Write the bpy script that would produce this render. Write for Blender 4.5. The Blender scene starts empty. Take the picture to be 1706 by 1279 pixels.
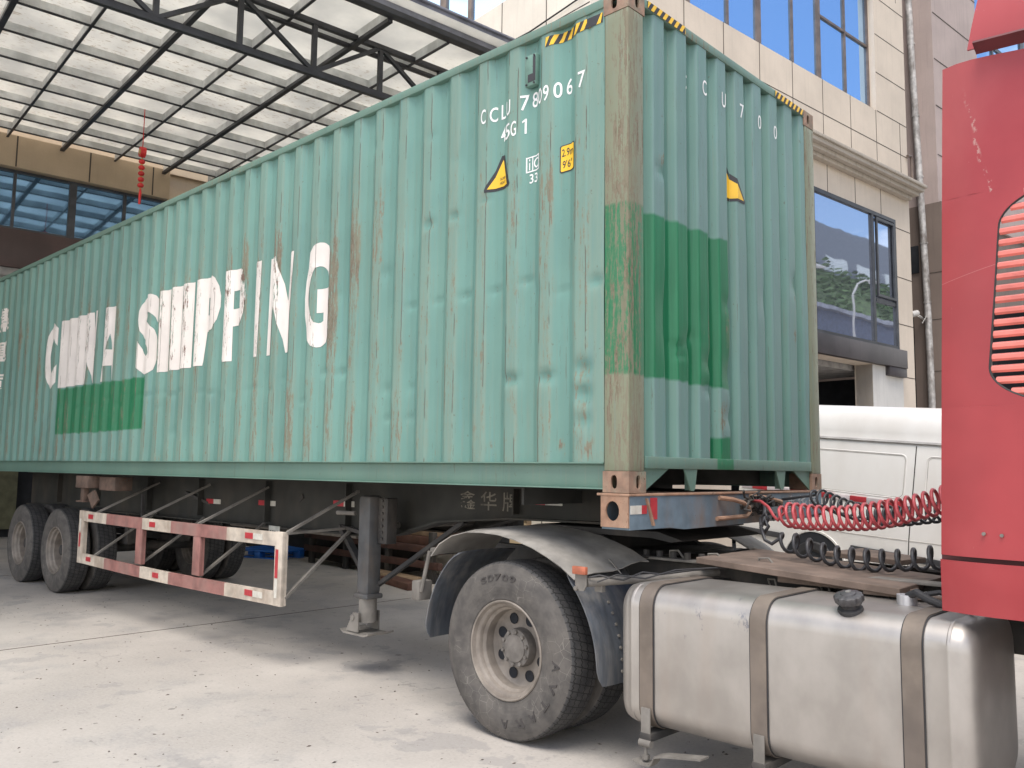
import bpy, bmesh, math, random
from mathutils import Vector, Matrix, noise
random.seed(7)
R = math.radians
SC = bpy.context.scene
COL = SC.collection

# ------------------------------------------------------------------ camera, sky, sun, exposure
yaw, pit, rol = 2.33235397, 0.10094957, 0.01262754
fv = Vector((math.cos(pit)*math.cos(yaw), math.cos(pit)*math.sin(yaw), math.sin(pit)))
rt = Vector((math.sin(yaw), -math.cos(yaw), 0)); up = rt.cross(fv)
r2 = rt*math.cos(rol) + up*math.sin(rol); u2 = r2.cross(fv)
cam = bpy.data.cameras.new('camera'); camo = bpy.data.objects.new('camera', cam); COL.objects.link(camo)
M = Matrix((r2, u2, -fv)).transposed().to_4x4(); M.translation = Vector((2.7537, -3.81558, 1.61369))
camo.matrix_world = M
cam.sensor_width = 36; cam.lens = 1424.18/1706*36; cam.clip_end = 500; cam.clip_start = 0.05
SC.camera = camo
SUN_EL, SUN_AZ = R(66), R(-60)        # azimuth measured from +x towards +y
w = bpy.data.worlds.new('World'); SC.world = w; w.use_nodes = True
nt = w.node_tree; nt.nodes.clear()
sky = nt.nodes.new('ShaderNodeTexSky'); sky.sky_type = 'NISHITA'; sky.sun_disc = False
sky.sun_elevation = SUN_EL; sky.sun_rotation = R(90) - SUN_AZ; sky.air_density = 1.0; sky.dust_density = 1.5
tc = nt.nodes.new('ShaderNodeTexCoord'); nz = nt.nodes.new('ShaderNodeTexNoise')
mp = nt.nodes.new('ShaderNodeMapping'); mp.inputs['Scale'].default_value = (1, 1, 2.6)
nz.inputs['Scale'].default_value = 2.2; nz.inputs['Detail'].default_value = 7; nz.inputs['Roughness'].default_value = .55
rp = nt.nodes.new('ShaderNodeValToRGB'); rp.color_ramp.elements[0].position = .47; rp.color_ramp.elements[1].position = .60
mx = nt.nodes.new('ShaderNodeMix'); mx.data_type = 'RGBA'; mx.inputs[7].default_value = (9.5, 9.3, 9.0, 1)
bg = nt.nodes.new('ShaderNodeBackground'); bg.inputs['Strength'].default_value = 0.12
wo = nt.nodes.new('ShaderNodeOutputWorld')
nt.links.new(tc.outputs['Generated'], mp.inputs[0]); nt.links.new(mp.outputs[0], nz.inputs['Vector'])
sz = nt.nodes.new('ShaderNodeSeparateXYZ'); nt.links.new(tc.outputs['Generated'], sz.inputs[0])
bk = nt.nodes.new('ShaderNodeMapRange'); bk.interpolation_type = 'SMOOTHSTEP'; nt.links.new(sz.outputs[2], bk.inputs[0])   # cloud bank low in the sky
bk.inputs[1].default_value = .38; bk.inputs[2].default_value = .28; bk.inputs[3].default_value = 0; bk.inputs[4].default_value = .11
ad = nt.nodes.new('ShaderNodeMath'); ad.operation = 'ADD'; nt.links.new(nz.outputs[0], ad.inputs[0]); nt.links.new(bk.outputs[0], ad.inputs[1])
nt.links.new(ad.outputs[0], rp.inputs[0]); nt.links.new(rp.outputs[0], mx.inputs[0])
nt.links.new(sky.outputs[0], mx.inputs[6]); nt.links.new(mx.outputs[2], bg.inputs[0]); nt.links.new(bg.outputs[0], wo.inputs[0])
sl = bpy.data.lights.new('sun', 'SUN'); sl.energy = 1.5; sl.angle = R(28); sl.color = (1, .94, .86)
so = bpy.data.objects.new('sun', sl); COL.objects.link(so)
sd = Vector((math.cos(SUN_EL)*math.cos(SUN_AZ), math.cos(SUN_EL)*math.sin(SUN_AZ), math.sin(SUN_EL)))
so.rotation_euler = sd.to_track_quat('Z', 'Y').to_euler()
vs = SC.view_settings; vs.view_transform = 'Standard'; vs.look = 'None'; vs.exposure = 0.98; vs.gamma = 1
SC.cycles.max_bounces = 8; SC.cycles.diffuse_bounces = 4; SC.cycles.glossy_bounces = 4
SC.cycles.transmission_bounces = 6; SC.cycles.use_denoising = True
SC.cycles.sample_clamp_indirect = 6

# ------------------------------------------------------------------ node helper
def lin(h):
    h = h.lstrip('#'); v = [int(h[i:i+2], 16)/255 for i in (0, 2, 4)]
    return tuple((c/12.92 if c <= .04045 else ((c+.055)/1.055)**2.4) for c in v)
class G:
    def __init__(s, name):
        s.m = bpy.data.materials.new(name); s.m.use_nodes = True; s.t = s.m.node_tree; s.t.nodes.clear()
        s.out = s.t.nodes.new('ShaderNodeOutputMaterial'); s.b = s.t.nodes.new('ShaderNodeBsdfPrincipled')
        s.t.links.new(s.b.outputs[0], s.out.inputs[0]); s.tc = s.t.nodes.new('ShaderNodeTexCoord'); s.P = s.tc.outputs['Object']
        s._sep = None
    def L(s, a, b): s.t.links.new(a, b)
    def put(s, sock, v):
        if isinstance(v, bpy.types.NodeSocket): s.L(v, sock)
        elif sock.type == 'RGBA': sock.default_value = tuple(v) + ((1,) if len(v) == 3 else ())
        else: sock.default_value = v
    def sep(s):
        if not s._sep:
            n = s.t.nodes.new('ShaderNodeSeparateXYZ'); s.L(s.P, n.inputs[0]); s._sep = n
        return s._sep.outputs
    def mapv(s, sc, v=None, loc=(0, 0, 0)):
        n = s.t.nodes.new('ShaderNodeMapping'); s.L(v or s.P, n.inputs[0]); n.inputs['Scale'].default_value = sc; n.inputs['Location'].default_value = loc
        return n.outputs[0]
    def noise(s, scale, v=None, detail=4, rough=.55, dist=0):
        n = s.t.nodes.new('ShaderNodeTexNoise'); s.L(v or s.P, n.inputs['Vector']); n.inputs['Scale'].default_value = scale
        n.inputs['Detail'].default_value = detail; n.inputs['Roughness'].default_value = rough; n.inputs['Distortion'].default_value = dist
        return n.outputs[0]
    def voro(s, scale, v=None, feat='F1', out='Distance'):
        n = s.t.nodes.new('ShaderNodeTexVoronoi'); n.feature = feat; s.L(v or s.P, n.inputs['Vector']); n.inputs['Scale'].default_value = scale
        return n.outputs[out]
    def m_(s, op, a, b=0., c=0.):
        n = s.t.nodes.new('ShaderNodeMath'); n.operation = op
        for i, x in enumerate((a, b, c)): s.put(n.inputs[i], x)
        return n.outputs[0]
    def step(s, x, lo, hi):
        n = s.t.nodes.new('ShaderNodeMapRange'); n.interpolation_type = 'SMOOTHSTEP'; s.put(n.inputs[0], x)
        n.inputs[1].default_value = lo; n.inputs[2].default_value = hi; return n.outputs[0]
    def mix(s, f, a, b, mode='MIX'):
        n = s.t.nodes.new('ShaderNodeMix'); n.data_type = 'RGBA'; n.blend_type = mode
        s.put(n.inputs[0], f); s.put(n.inputs[6], a); s.put(n.inputs[7], b); return n.outputs[2]
    def bump(s, h, strength=.2, dist=.01, nrm=None):
        n = s.t.nodes.new('ShaderNodeBump'); s.L(h, n.inputs['Height']); n.inputs['Strength'].default_value = strength
        n.inputs['Distance'].default_value = dist
        if nrm: s.L(nrm, n.inputs['Normal'])
        return n.outputs[0]
    def attr(s, name):
        n = s.t.nodes.new('ShaderNodeAttribute'); n.attribute_name = name; return n.outputs['Fac']
    def box(s, x=None, y=None, z=None, edge=.012, rag=.03, rs=6):
        """soft mask of a painted rectangle with a ragged, hand-rolled edge, in the object's own coordinates"""
        o = s.sep(); res = None; k = s.m_('MULTIPLY', s.m_('SUBTRACT', s.noise(rs, detail=3), .5), rag*2)
        for i, r in enumerate((x, y, z)):
            if not r: continue
            v = s.m_('ADD', o[i], k)
            a = s.step(v, r[0]-edge, r[0]+edge); b = s.m_('SUBTRACT', 1., s.step(v, r[1]-edge, r[1]+edge))
            q = s.m_('MULTIPLY', a, b); res = q if res is None else s.m_('MULTIPLY', res, q)
        return res
    def fin(s, col, rough=.5, metal=0., nrm=None, **kw):
        s.put(s.b.inputs['Base Color'], col); s.put(s.b.inputs['Roughness'], rough); s.put(s.b.inputs['Metallic'], metal)
        if nrm: s.L(nrm, s.b.inputs['Normal'])
        for k, v in kw.items(): s.put(s.b.inputs[k.replace('_', ' ')], v)
        return s.m

def worn(name, col, rough=.55, metal=0., var=.25, scale=5, dirt=None, dirtamt=.4, rust=0., rustcol=(.11, .045, .02), bump=.15, bd=.004, streak=False, **kw):
    g = G(name); v = g.mapv((6, 6, .8)) if streak else g.P
    n1 = g.noise(scale, v, 6); d = tuple(c*(1-var) for c in col); l = tuple(min(1, c*(1+var)) for c in col)
    c = g.mix(g.step(n1, .3, .7), d, l)
    n2 = g.noise(scale*.45, g.mapv((1, 1, .5)) if not streak else v, 5, .65)
    if dirt: c = g.mix(g.m_('MULTIPLY', g.step(n2, .42, .72), dirtamt), c, dirt)
    nr = g.noise(scale*4, v, 7, .7)
    if rust: c = g.mix(g.step(g.m_('ADD', nr, g.m_('MULTIPLY', n2, .5)), 1.02-rust*.5, 1.1-rust*.5), c, rustcol)
    rr = g.m_('ADD', rough-.1, g.m_('MULTIPLY', nr, .2))
    return g.fin(c, rr, metal, g.bump(nr, bump, bd), **kw)

GREEN = (.010, .165, .068)
# ---- container paint
def crack_lines(g):
    """broken dark hairlines where the paint splits along the folds of the raised flats"""
    o = g.sep(); q = g.m_('SUBTRACT', g.m_('MULTIPLY', g.m_('FRACT', g.m_('DIVIDE', g.m_('ADD', o[0], 100.49025+.1398), .2805)), .2805), .14025)
    cell = g.m_('FLOOR', g.m_('DIVIDE', g.m_('ADD', o[0], 100.49025+.1398), .2805))
    d = g.m_('ABSOLUTE', g.m_('SUBTRACT', g.m_('ABSOLUTE', g.m_('ADD', q, g.m_('MULTIPLY', g.m_('SUBTRACT', g.noise(12, g.mapv((1, 1, .6)), 4), .5), .010))), .041))
    return g.m_('MULTIPLY', g.m_('LESS_THAN', d, .0034), g.step(g.noise(3.2, g.mapv((3.4, 1, .75)), 4, .6), .50, .56))
def container_paint(name, base, zones, streak=1., flat=None):
    g = G(name); o = g.sep()
    n1 = g.noise(.9, detail=4); n2 = g.noise(3.5, g.mapv((1, 1, .35)), 5)
    c = g.mix(g.step(n1, .3, .7), tuple(k*.86 for k in base), tuple(k*1.1 for k in base))
    fade = g.mix(g.step(n2, .35, .75), c, (base[0]*1.25, base[1]*1.10, base[2]*1.06))
    c = g.mix(.5, c, fade)
    st = g.noise(9, g.mapv((5, 5, .22)), 6, .6)                     # vertical weathering streaks
    c = g.mix(g.m_('MULTIPLY', g.step(st, .52, .75), .38*streak), c, (.20, .22, .17))
    if flat:      # rubbed, chalky paint on the side's raised flats, a bluish tint on the end's
        fm = g.step(o[flat[0]], flat[1], flat[2]); c = g.mix(g.m_('MULTIPLY', fm, g.m_('ADD', .30, g.m_('MULTIPLY', g.step(st, .35, .65), .35))), c, flat[3])
    blue = g.noise(14, g.mapv((2, 2, .12)), 3)
    c = g.mix(g.m_('MULTIPLY', g.step(blue, .60, .70), .22), c, (.12, .25, .27))
    sl_ = g.noise(16, g.mapv((4, 4, .16)), 5, .75, 1.2); c = g.mix(g.m_('MULTIPLY', g.step(sl_, .635, .655), .55), c, (.085, .075, .055))   # thin dark scrapes
    sp_ = g.noise(38, g.mapv((1, 1, .8)), 3); c = g.mix(g.m_('MULTIPLY', g.step(sp_, .70, .73), .5), c, (.10, .085, .06))
    for zr in zones:
        c = g.mix(g.m_('MULTIPLY', g.box(*zr), .97), c, g.mix(g.step(st, .3, .8), (GREEN[0]*.8, GREEN[1]*.85, GREEN[2]*.85), (GREEN[0]*1.2, GREEN[1]*1.1, GREEN[2]*1.15)))
    if flat and flat[0] == 1: c = g.mix(g.m_('MULTIPLY', crack_lines(g), .8), c, (.07, .055, .04))
    w = g.attr('wear'); f = g.noise(26, g.mapv((1.6, 1.6, .16)), 7, .72)       # scraped and rusty patches
    f2 = g.noise(55, g.mapv((1, 1, .5)), 5, .7)
    k = g.m_('ADD', g.m_('MULTIPLY', f, .7), g.m_('MULTIPLY', f2, .3))
    thr = g.m_('SUBTRACT', .72, g.m_('MULTIPLY', w, .30))
    mask = g.step(g.m_('SUBTRACT', k, thr), 0., .045)
    rc = g.mix(g.step(g.noise(7, g.mapv((1, 1, .4)), 3), .4, .62), (.19, .175, .13), g.mix(g.step(f2, .4, .6), (.085, .045, .03), (.20, .145, .115)))
    c = g.mix(g.m_('MULTIPLY', mask, .85), c, rc)
    hal = g.step(g.m_('SUBTRACT', k, thr), -.09, .04)
    c = g.mix(g.m_('MULTIPLY', hal, .30), c, (.22, .20, .13))
    h = g.m_('ADD', g.m_('MULTIPLY', mask, -.5), g.m_('MULTIPLY', f2, .3))
    rgh = g.m_('ADD', .40, g.m_('MULTIPLY', mask, .4))
    return g.fin(c, g.m_('ADD', rgh, g.m_('MULTIPLY', n2, .15)), 0., g.bump(h, .25, .003))

TEAL = (.126, .262, .228)
M_side = container_paint('side_paint', TEAL, [((-8.88, -6.26), None, (.50, 1.06))], flat=(1, .022, .010, (.20, .275, .225)))
M_end = container_paint('end_paint', (.125, .250, .215), [(None, (.1, 1.15), (.655, 1.62)), (None, (.92, 1.12), (.195, .335))], streak=.7, flat=(0, -.025, -.012, (.165, .255, .255)))
M_post = container_paint('post_paint', (.19, .215, .145), [((-.3, .1), (-.1, .3), (.655, 1.63))], streak=1.2)
M_crail = container_paint('rail_paint', (.120, .215, .175), [(None, (.93, 1.14), (.13, .21))])
M_cast = worn('casting_paint', (.27, .17, .12), .7, dirt=(.14, .25, .19), dirtamt=.55, rust=.35, scale=14, bump=.4, bd=.004)
M_under = worn('underfloor_steel', (.05, .05, .045), .8, dirt=(.02, .02, .02))

def letter_mat(name, col=(.78, .725, .68), wear=.5):
    g = G(name); f = g.noise(30, g.mapv((2.2, 2.2, .35)), 6, .7); f2 = g.noise(9, g.mapv((1, 1, 1)), 3); w = g.attr('wear')
    k = g.m_('ADD', f, g.m_('MULTIPLY', g.m_('SUBTRACT', f2, .5), .25))
    thr = g.m_('SUBTRACT', .765, g.m_('MULTIPLY', w, .30*wear*2))
    mask = g.step(g.m_('SUBTRACT', k, thr), 0, .03)
    c = g.mix(g.step(g.noise(3), .3, .7), col, tuple(x*.86 for x in col))
    c = g.mix(g.m_('MULTIPLY', crack_lines(g), .75), c, (.10, .08, .06))
    c = g.mix(mask, c, g.mix(g.step(f2, .45, .55), (.16, .24, .19), (.17, .11, .085)))
    return g.fin(c, .55)
M_let = letter_mat('white_lettering'); M_let2 = letter_mat('white_stencil', (.88, .88, .87), .25)
M_yel = worn('yellow_decal', (.82, .50, .035), .45, var=.06, bump=.02)
M_blk = worn('black_decal', (.03, .03, .035), .5, var=.2, bump=.02)
# ---- metals, rubber
M_chas = worn('trailer_steel', (.032, .032, .028), .75, dirt=(.075, .06, .045), dirtamt=.6, rust=.2, scale=4, bump=.3)
M_chasd = worn('dark_chassis', (.035, .034, .034), .75, dirt=(.13, .11, .09), dirtamt=.6, scale=6, bump=.3)
M_bol = worn('bolster_paint', (.13, .18, .22), .65, dirt=(.19, .14, .11), dirtamt=1., rust=.15, scale=5, bump=.4)
M_bolr = worn('rusty_bolster', (.30, .175, .115), .75, dirt=(.40, .30, .22), dirtamt=.5, rust=.3, scale=12, bump=.4)
M_dust = worn('dusty_grey_steel', (.20, .185, .165), .8, dirt=(.10, .09, .08), dirtamt=.6, scale=7, bump=.2)
M_fend = worn('dusty_fender', (.33, .31, .28), .6, dirt=(.10, .10, .10), dirtamt=.5, scale=5, bump=.12)
M_mud = worn('mudguard_plastic', (.085, .095, .11), .6, dirt=(.22, .21, .20), dirtamt=.75, scale=3, streak=True, bump=.1)
M_rub = worn('black_rubber', (.025, .025, .028), .65, dirt=(.07, .065, .06), dirtamt=.5, scale=9)
M_rim = worn('wheel_rim_paint', (.24, .21, .18), .6, dirt=(.12, .10, .085), dirtamt=.6, scale=9, rust=.05, bump=.15)
M_hub = worn('hub_steel', (.17, .155, .14), .7, dirt=(.08, .07, .06), dirtamt=.6, scale=14, bump=.2)
M_wht = worn('guard_white', (.50, .44, .37), .65, dirt=(.27, .20, .15), dirtamt=.7, rust=.12, scale=7)
M_red = worn('guard_red', (.27, .125, .11), .65, dirt=(.28, .19, .165), dirtamt=.7, scale=7)
M_tr = worn('red_reflector', (.42, .035, .045), .35, var=.1, scale=30); M_tw = worn('white_reflector', (.60, .58, .52), .4, var=.08, scale=30, dirt=(.3, .26, .2))
M_strap = worn('tank_strap_steel', (.20, .165, .135), .6, .35, dirt=(.13, .11, .10), dirtamt=.6, scale=5)
M_wood = worn('deck_board', (.17, .125, .10), .85, dirt=(.09, .068, .055), dirtamt=.7, scale=6, bump=.4)
M_wire = worn('red_hose', (.46, .075, .085), .38, var=.15, scale=20); M_bhose = worn('black_hose', (.045, .045, .05), .45, scale=20)
M_orn = worn('orange_reflector', (.40, .12, .065), .4, scale=20)

def tyre_mat(name, tread=True):
    g = G(name); o = g.sep()
    th = g.m_('ARCTAN2', o[2], o[0]); n = g.noise(12, detail=6); sc = g.noise(40, detail=4, dist=1.5)
    rr = g.m_('SQRT', g.m_('ADD', g.m_('MULTIPLY', o[0], o[0]), g.m_('MULTIPLY', o[2], o[2])))
    c = g.mix(g.step(n, .3, .7), (.070, .065, .061), (.115, .105, .096))
    c = g.mix(g.m_('MULTIPLY', g.step(g.noise(4, detail=5), .45, .7), .5), c, (.15, .135, .12))
    vs_ = g.m_('LESS_THAN', g.voro(16, g.mapv((1, 1, 1)), 'DISTANCE_TO_EDGE'), .012)
    c = g.mix(g.m_('MULTIPLY', g.m_('MULTIPLY', vs_, g.step(g.noise(3), .5, .6)), .45), c, (.30, .28, .25))
    trd = g.step(rr, .512, .520); c = g.mix(trd, c, g.mix(g.step(n, .3, .7), (.040, .040, .042), (.075, .072, .07)))
    zig = g.m_('MULTIPLY', g.m_('PINGPONG', g.m_('MULTIPLY', th, 38.), 1.), .012)
    yy = g.m_('ADD', o[1], zig)
    gr = g.m_('LESS_THAN', g.m_('PINGPONG', g.m_('ADD', yy, .004), .0275), .0042)
    sip = g.m_('MULTIPLY', g.m_('LESS_THAN', g.m_('PINGPONG', g.m_('ADD', g.m_('MULTIPLY', th, 11.), g.m_('MULTIPLY', o[1], 6.)), .5), .06), 1.)
    gg = g.m_('MAXIMUM', gr, sip); gm = g.m_('MULTIPLY', gg, trd)
    c = g.mix(g.m_('MULTIPLY', gm, .85), c, (.012, .012, .012))
    h = g.m_('ADD', g.m_('MULTIPLY', gm, -1.), g.m_('MULTIPLY', sc, .06))
    ring = g.m_('MULTIPLY', g.m_('LESS_THAN', g.m_('PINGPONG', rr, .011), .0012), .10)
    return g.fin(c, .8, 0, g.bump(g.m_('ADD', h, ring), .9, .008))
M_tyre = tyre_mat('tyre_rubber')

def alu():
    g = G('brushed_aluminium'); n = g.noise(3, g.mapv((1.5, 1, 1)), 5); br = g.noise(60, g.mapv((.6, 8, 8)), 4)
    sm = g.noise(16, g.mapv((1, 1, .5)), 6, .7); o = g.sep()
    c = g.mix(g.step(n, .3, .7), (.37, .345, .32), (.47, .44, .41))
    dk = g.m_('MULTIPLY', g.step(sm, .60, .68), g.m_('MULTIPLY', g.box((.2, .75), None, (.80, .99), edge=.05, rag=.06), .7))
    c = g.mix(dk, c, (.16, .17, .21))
    c = g.mix(g.m_('MULTIPLY', g.step(g.noise(2.2, g.mapv((3, 1, .3)), 4), .5, .75), .25), c, (.38, .31, .26))
    rg = g.m_('ADD', .40, g.m_('MULTIPLY', n, .12))
    return g.fin(c, rg, .82, g.bump(br, .05, .002))
M_alu = alu()

def cabred():
    g = G('red_cab_paint'); n = g.noise(2, detail=4); o = g.sep()
    c = g.mix(g.step(n, .3, .7), (.27, .016, .022), (.34, .028, .034))
    c = g.mix(g.m_('MULTIPLY', g.step(g.noise(1.3, g.mapv((1, 1, .6)), 6), .45, .7), .35), c, (.40, .085, .085))
    # creased fold with chipped paint, and one long scratch
    ln_ = g.m_('SUBTRACT', o[0], g.m_('SUBTRACT', 1.82, g.m_('MULTIPLY', g.m_('SUBTRACT', o[2], 2.72), .20)))
    wob = g.m_('ADD', ln_, g.m_('MULTIPLY', g.m_('SUBTRACT', g.noise(9, detail=3), .5), .05))
    near = g.m_('MULTIPLY', g.m_('SUBTRACT', 1., g.step(g.m_('ABSOLUTE', wob), .002, .012)), g.m_('MULTIPLY', g.step(o[2], 2.74, 2.80), g.m_('SUBTRACT', 1., g.step(o[2], 3.10, 3.30))))
    c = g.mix(g.m_('MULTIPLY', near, g.m_('MULTIPLY', g.step(g.noise(45, detail=3), .52, .60), .7)), c, (.42, .26, .23))
    s2 = g.m_('ABSOLUTE', g.m_('SUBTRACT', o[2], g.m_('ADD', 2.44, g.m_('MULTIPLY', g.m_('SUBTRACT', o[0], 1.62), .22))))
    c = g.mix(g.m_('MULTIPLY', g.m_('LESS_THAN', s2, .0014), .22), c, (.65, .35, .33))
    sc = g.noise(50, g.mapv((1, 1, .12)), 5, .7)
    c = g.mix(g.m_('MULTIPLY', g.step(sc, .70, .74), .5), c, (.65, .35, .30))
    return g.fin(c, g.m_('ADD', .33, g.m_('MULTIPLY', n, .22)), 0, g.bump(g.noise(1.8, detail=2), .12, .05), Coat_Weight=.25, Coat_Roughness=.3)
M_cab = cabred()
M_cabd = worn('dark_red_plastic', (.10, .015, .02), .5)
M_seam = worn('black_seam', (.02, .02, .02), .7, bump=.02)
def vanw():
    g = G('white_van_paint'); n = g.noise(2.5, g.mapv((1, 1, .5)), 5)
    return g.fin(g.mix(g.step(n, .3, .75), (.82, .80, .77), (.74, .71, .67)), .35, 0, None, Coat_Weight=.3, Coat_Roughness=.15)
M_van = vanw(); M_vstr = worn('dark_trim', (.055, .055, .06), .5)

# ---- masonry, glass, ground
def stone(name, col, var=.08, rough=.75, streak=.25):
    g = G(name); n = g.noise(1.1, detail=6); f = g.noise(30, detail=5); s_ = g.noise(5, g.mapv((3, 3, .15)), 5, .6)
    c = g.mix(g.step(n, .3, .7), tuple(k*(1-var) for k in col), tuple(k*(1+var) for k in col))
    c = g.mix(g.m_('MULTIPLY', g.step(s_, .5, .78), streak), c, tuple(k*.55 for k in col))
    c = g.mix(g.m_('MULTIPLY', g.step(f, .3, .7), .12), c, tuple(k*.75 for k in col))
    return g.fin(c, rough, 0, g.bump(f, .12, .003))
M_panel = stone('beige_cladding', (.63, .54, .445)); M_cream = stone('cream_cladding', (.74, .68, .59))
M_fascia = stone('tan_fascia', (.50, .39, .27), streak=.15); M_corn = stone('cornice_stone', (.42, .37, .31), streak=.6)
M_gran = stone('brown_granite', (.075, .045, .042), .3, .45, .1); M_mauve = stone('mauve_cladding', (.46, .37, .34), streak=.35)
M_mauved = stone('brown_grey_cladding', (.20, .155, .13), streak=.5); M_joint = worn('dark_joint', (.07, .055, .045), .8)
M_sill = stone('dark_beam_cladding', (.045, .038, .040), .4, .5, .6); M_whwall = stone('white_plaster', (.60, .58, .55), streak=.35)
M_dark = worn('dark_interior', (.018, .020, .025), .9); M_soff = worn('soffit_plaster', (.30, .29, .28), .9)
M_frame = worn('window_frame', (.055, .058, .065), .4, .3); M_frameb = worn('brown_window_frame', (.17, .13, .11), .5, .2)
def glass(name, tint, rough=.02, spec=.9):
    g = G(name); n = g.noise(.8, detail=2)
    return g.fin(tint, rough, .0, g.bump(n, .03, .05), Specular_IOR_Level=spec, Coat_Weight=1., Coat_Roughness=.01, IOR=1.9)
def glassm(name, tint, rough=.02):
    g = G(name); n = g.noise(.8, detail=2)
    return g.fin(tint, rough, .92, g.bump(n, .05, .05))
M_glU = glassm('blue_mirror_glass', (.44, .68, .98)); M_glL = glassm('clear_dark_glass', (.58, .63, .74)); M_glW = glassm('canopy_side_glass', (.22, .40, .62), .04)
M_steel = worn('dark_painted_steel', (.030, .030, .034), .5, var=.3)
M_steelg = worn('grey_beam_paint', (.17, .175, .21), .6, dirt=(.13, .13, .15), streak=False)
M_purl = worn('lit_purlin', (.66, .67, .66), .7, dirt=(.45, .45, .43), dirtamt=.6, scale=3)  # web grey raised to paint in the light coming through the roof panels
def roofpanel():
    g = G('translucent_roof_panel'); n = g.noise(1.2, detail=5); sp = g.noise(11, g.mapv((1, 2.2, 1)), 4, .6)
    c = g.mix(g.step(n, .3, .7), (.66, .65, .62), (.84, .82, .77))
    c = g.mix(g.m_('MULTIPLY', g.step(sp, .58, .64), g.m_('MULTIPLY', g.step(g.noise(.35), .40, .58), .6)), c, (.42, .35, .27))
    d = g.t.nodes.new('ShaderNodeBsdfDiffuse'); t = g.t.nodes.new('ShaderNodeBsdfTranslucent'); m = g.t.nodes.new('ShaderNodeMixShader')
    g.L(c, d.inputs[0]); g.L(c, t.inputs[0]); m.inputs[0].default_value = .72
    g.L(d.outputs[0], m.inputs[1]); g.L(t.outputs[0], m.inputs[2]); g.L(m.outputs[0], g.out.inputs[0]); g.t.nodes.remove(g.b)
    return g.m
M_roof = roofpanel()
def concrete():
    g = G('concrete_ground'); n = g.noise(.35, detail=8, rough=.6); n2 = g.noise(1.6, detail=8, rough=.65); f = g.noise(45, detail=6, rough=.7)
    c = g.mix(g.step(n, .35, .68), (.36, .33, .30), (.52, .48, .435))
    c = g.mix(g.m_('MULTIPLY', g.step(n2, .50, .66), .5), c, (.27, .26, .255))
    c = g.mix(g.m_('MULTIPLY', g.step(g.noise(5, g.mapv((1, 1, 1), loc=(3, 7, 0)), 5, .7), .60, .68), .45), c, (.19, .18, .175))
    c = g.mix(g.m_('MULTIPLY', g.step(g.voro(22, g.mapv((1, 1, 1))), .16, .10), .35), c, (.16, .15, .14))
    c = g.mix(g.m_('MULTIPLY', g.step(f, .35, .7), .30), c, (.56, .53, .49)); c = g.mix(g.m_('MULTIPLY', g.step(g.noise(14, detail=6, rough=.75), .60, .66), .35), c, (.20, .19, .185))
    cr = g.m_('LESS_THAN', g.voro(.33, g.mapv((1, 1, 1)), 'DISTANCE_TO_EDGE'), .0016)
    # sharp-edged damp patches, pits and specks
    c = g.mix(g.m_('MULTIPLY', g.step(g.noise(.9, g.mapv((1, 1, 1), loc=(11, 2, 0)), 7, .62), .60, .615), .35), c, (.24, .235, .235))
    pv = g.t.nodes.new('ShaderNodeTexVoronoi'); g.L(g.mapv((1, 1, 1)), pv.inputs['Vector']); pv.inputs['Scale'].default_value = 6.5
    sx_ = g.t.nodes.new('ShaderNodeSeparateXYZ'); g.L(pv.outputs['Color'], sx_.inputs[0])
    pit = g.m_('LESS_THAN', g.m_('ADD', pv.outputs['Distance'], g.m_('MULTIPLY', g.noise(60, detail=2), .10)), g.m_('ADD', .05, g.m_('MULTIPLY', g.m_('MULTIPLY', sx_.outputs[0], sx_.outputs[1]), .20)))
    c = g.mix(g.m_('MULTIPLY', pit, .6), c, (.15, .14, .13))
    # wandering cracks
    wv = g.t.nodes.new('ShaderNodeVectorMath'); wv.operation = 'ADD'
    nn = g.t.nodes.new('ShaderNodeTexNoise'); g.L(g.P, nn.inputs['Vector']); nn.inputs['Scale'].default_value = 2.5; nn.inputs['Detail'].default_value = 6
    g.L(g.P, wv.inputs[0]); g.L(nn.outputs['Color'], wv.inputs[1])
    cr2 = g.m_('LESS_THAN', g.voro(.22, wv.outputs[0], 'DISTANCE_TO_EDGE'), .0022)
    cr2 = g.m_('MULTIPLY', cr2, g.step(g.noise(.5, detail=2), .52, .6)); c = g.mix(g.m_('MULTIPLY', cr2, .35), c, (.16, .155, .15))
    h = g.m_('ADD', g.m_('MULTIPLY', f, .6), g.m_('MULTIPLY', n2, .8))
    return g.fin(c, .82, 0, g.bump(g.m_('SUBTRACT', h, g.m_('MULTIPLY', cr2, .6)), .35, .012))
M_conc = concrete()
M_blue = worn('blue_plastic', (.015, .13, .48), .45); M_timb = worn('timber', (.28, .195, .12), .85, dirt=(.22, .14, .09), dirtamt=.6, scale=6, bump=.3)
M_timbr = worn('red_brown_timber', (.11, .05, .035), .85, dirt=(.10, .06, .04), dirtamt=.6, scale=6); M_pply = worn('plywood', (.52, .40, .25), .8, var=.12, scale=3)
M_lred = worn('lantern_red', (.62, .03, .03), .5); M_lgold = worn('lantern_gold', (.55, .38, .12), .4, .5)
M_pipe = worn('peeling_white_pipe', (.52, .50, .48), .5, .2, dirt=(.16, .13, .11), dirtamt=.95, scale=9, rust=.1)
M_leaf = worn('bush_leaves', (.05, .10, .022), .7, var=.5, scale=3); M_hill = worn('grassy_slope', (.06, .10, .03), .95, var=.5, scale=2)

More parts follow.
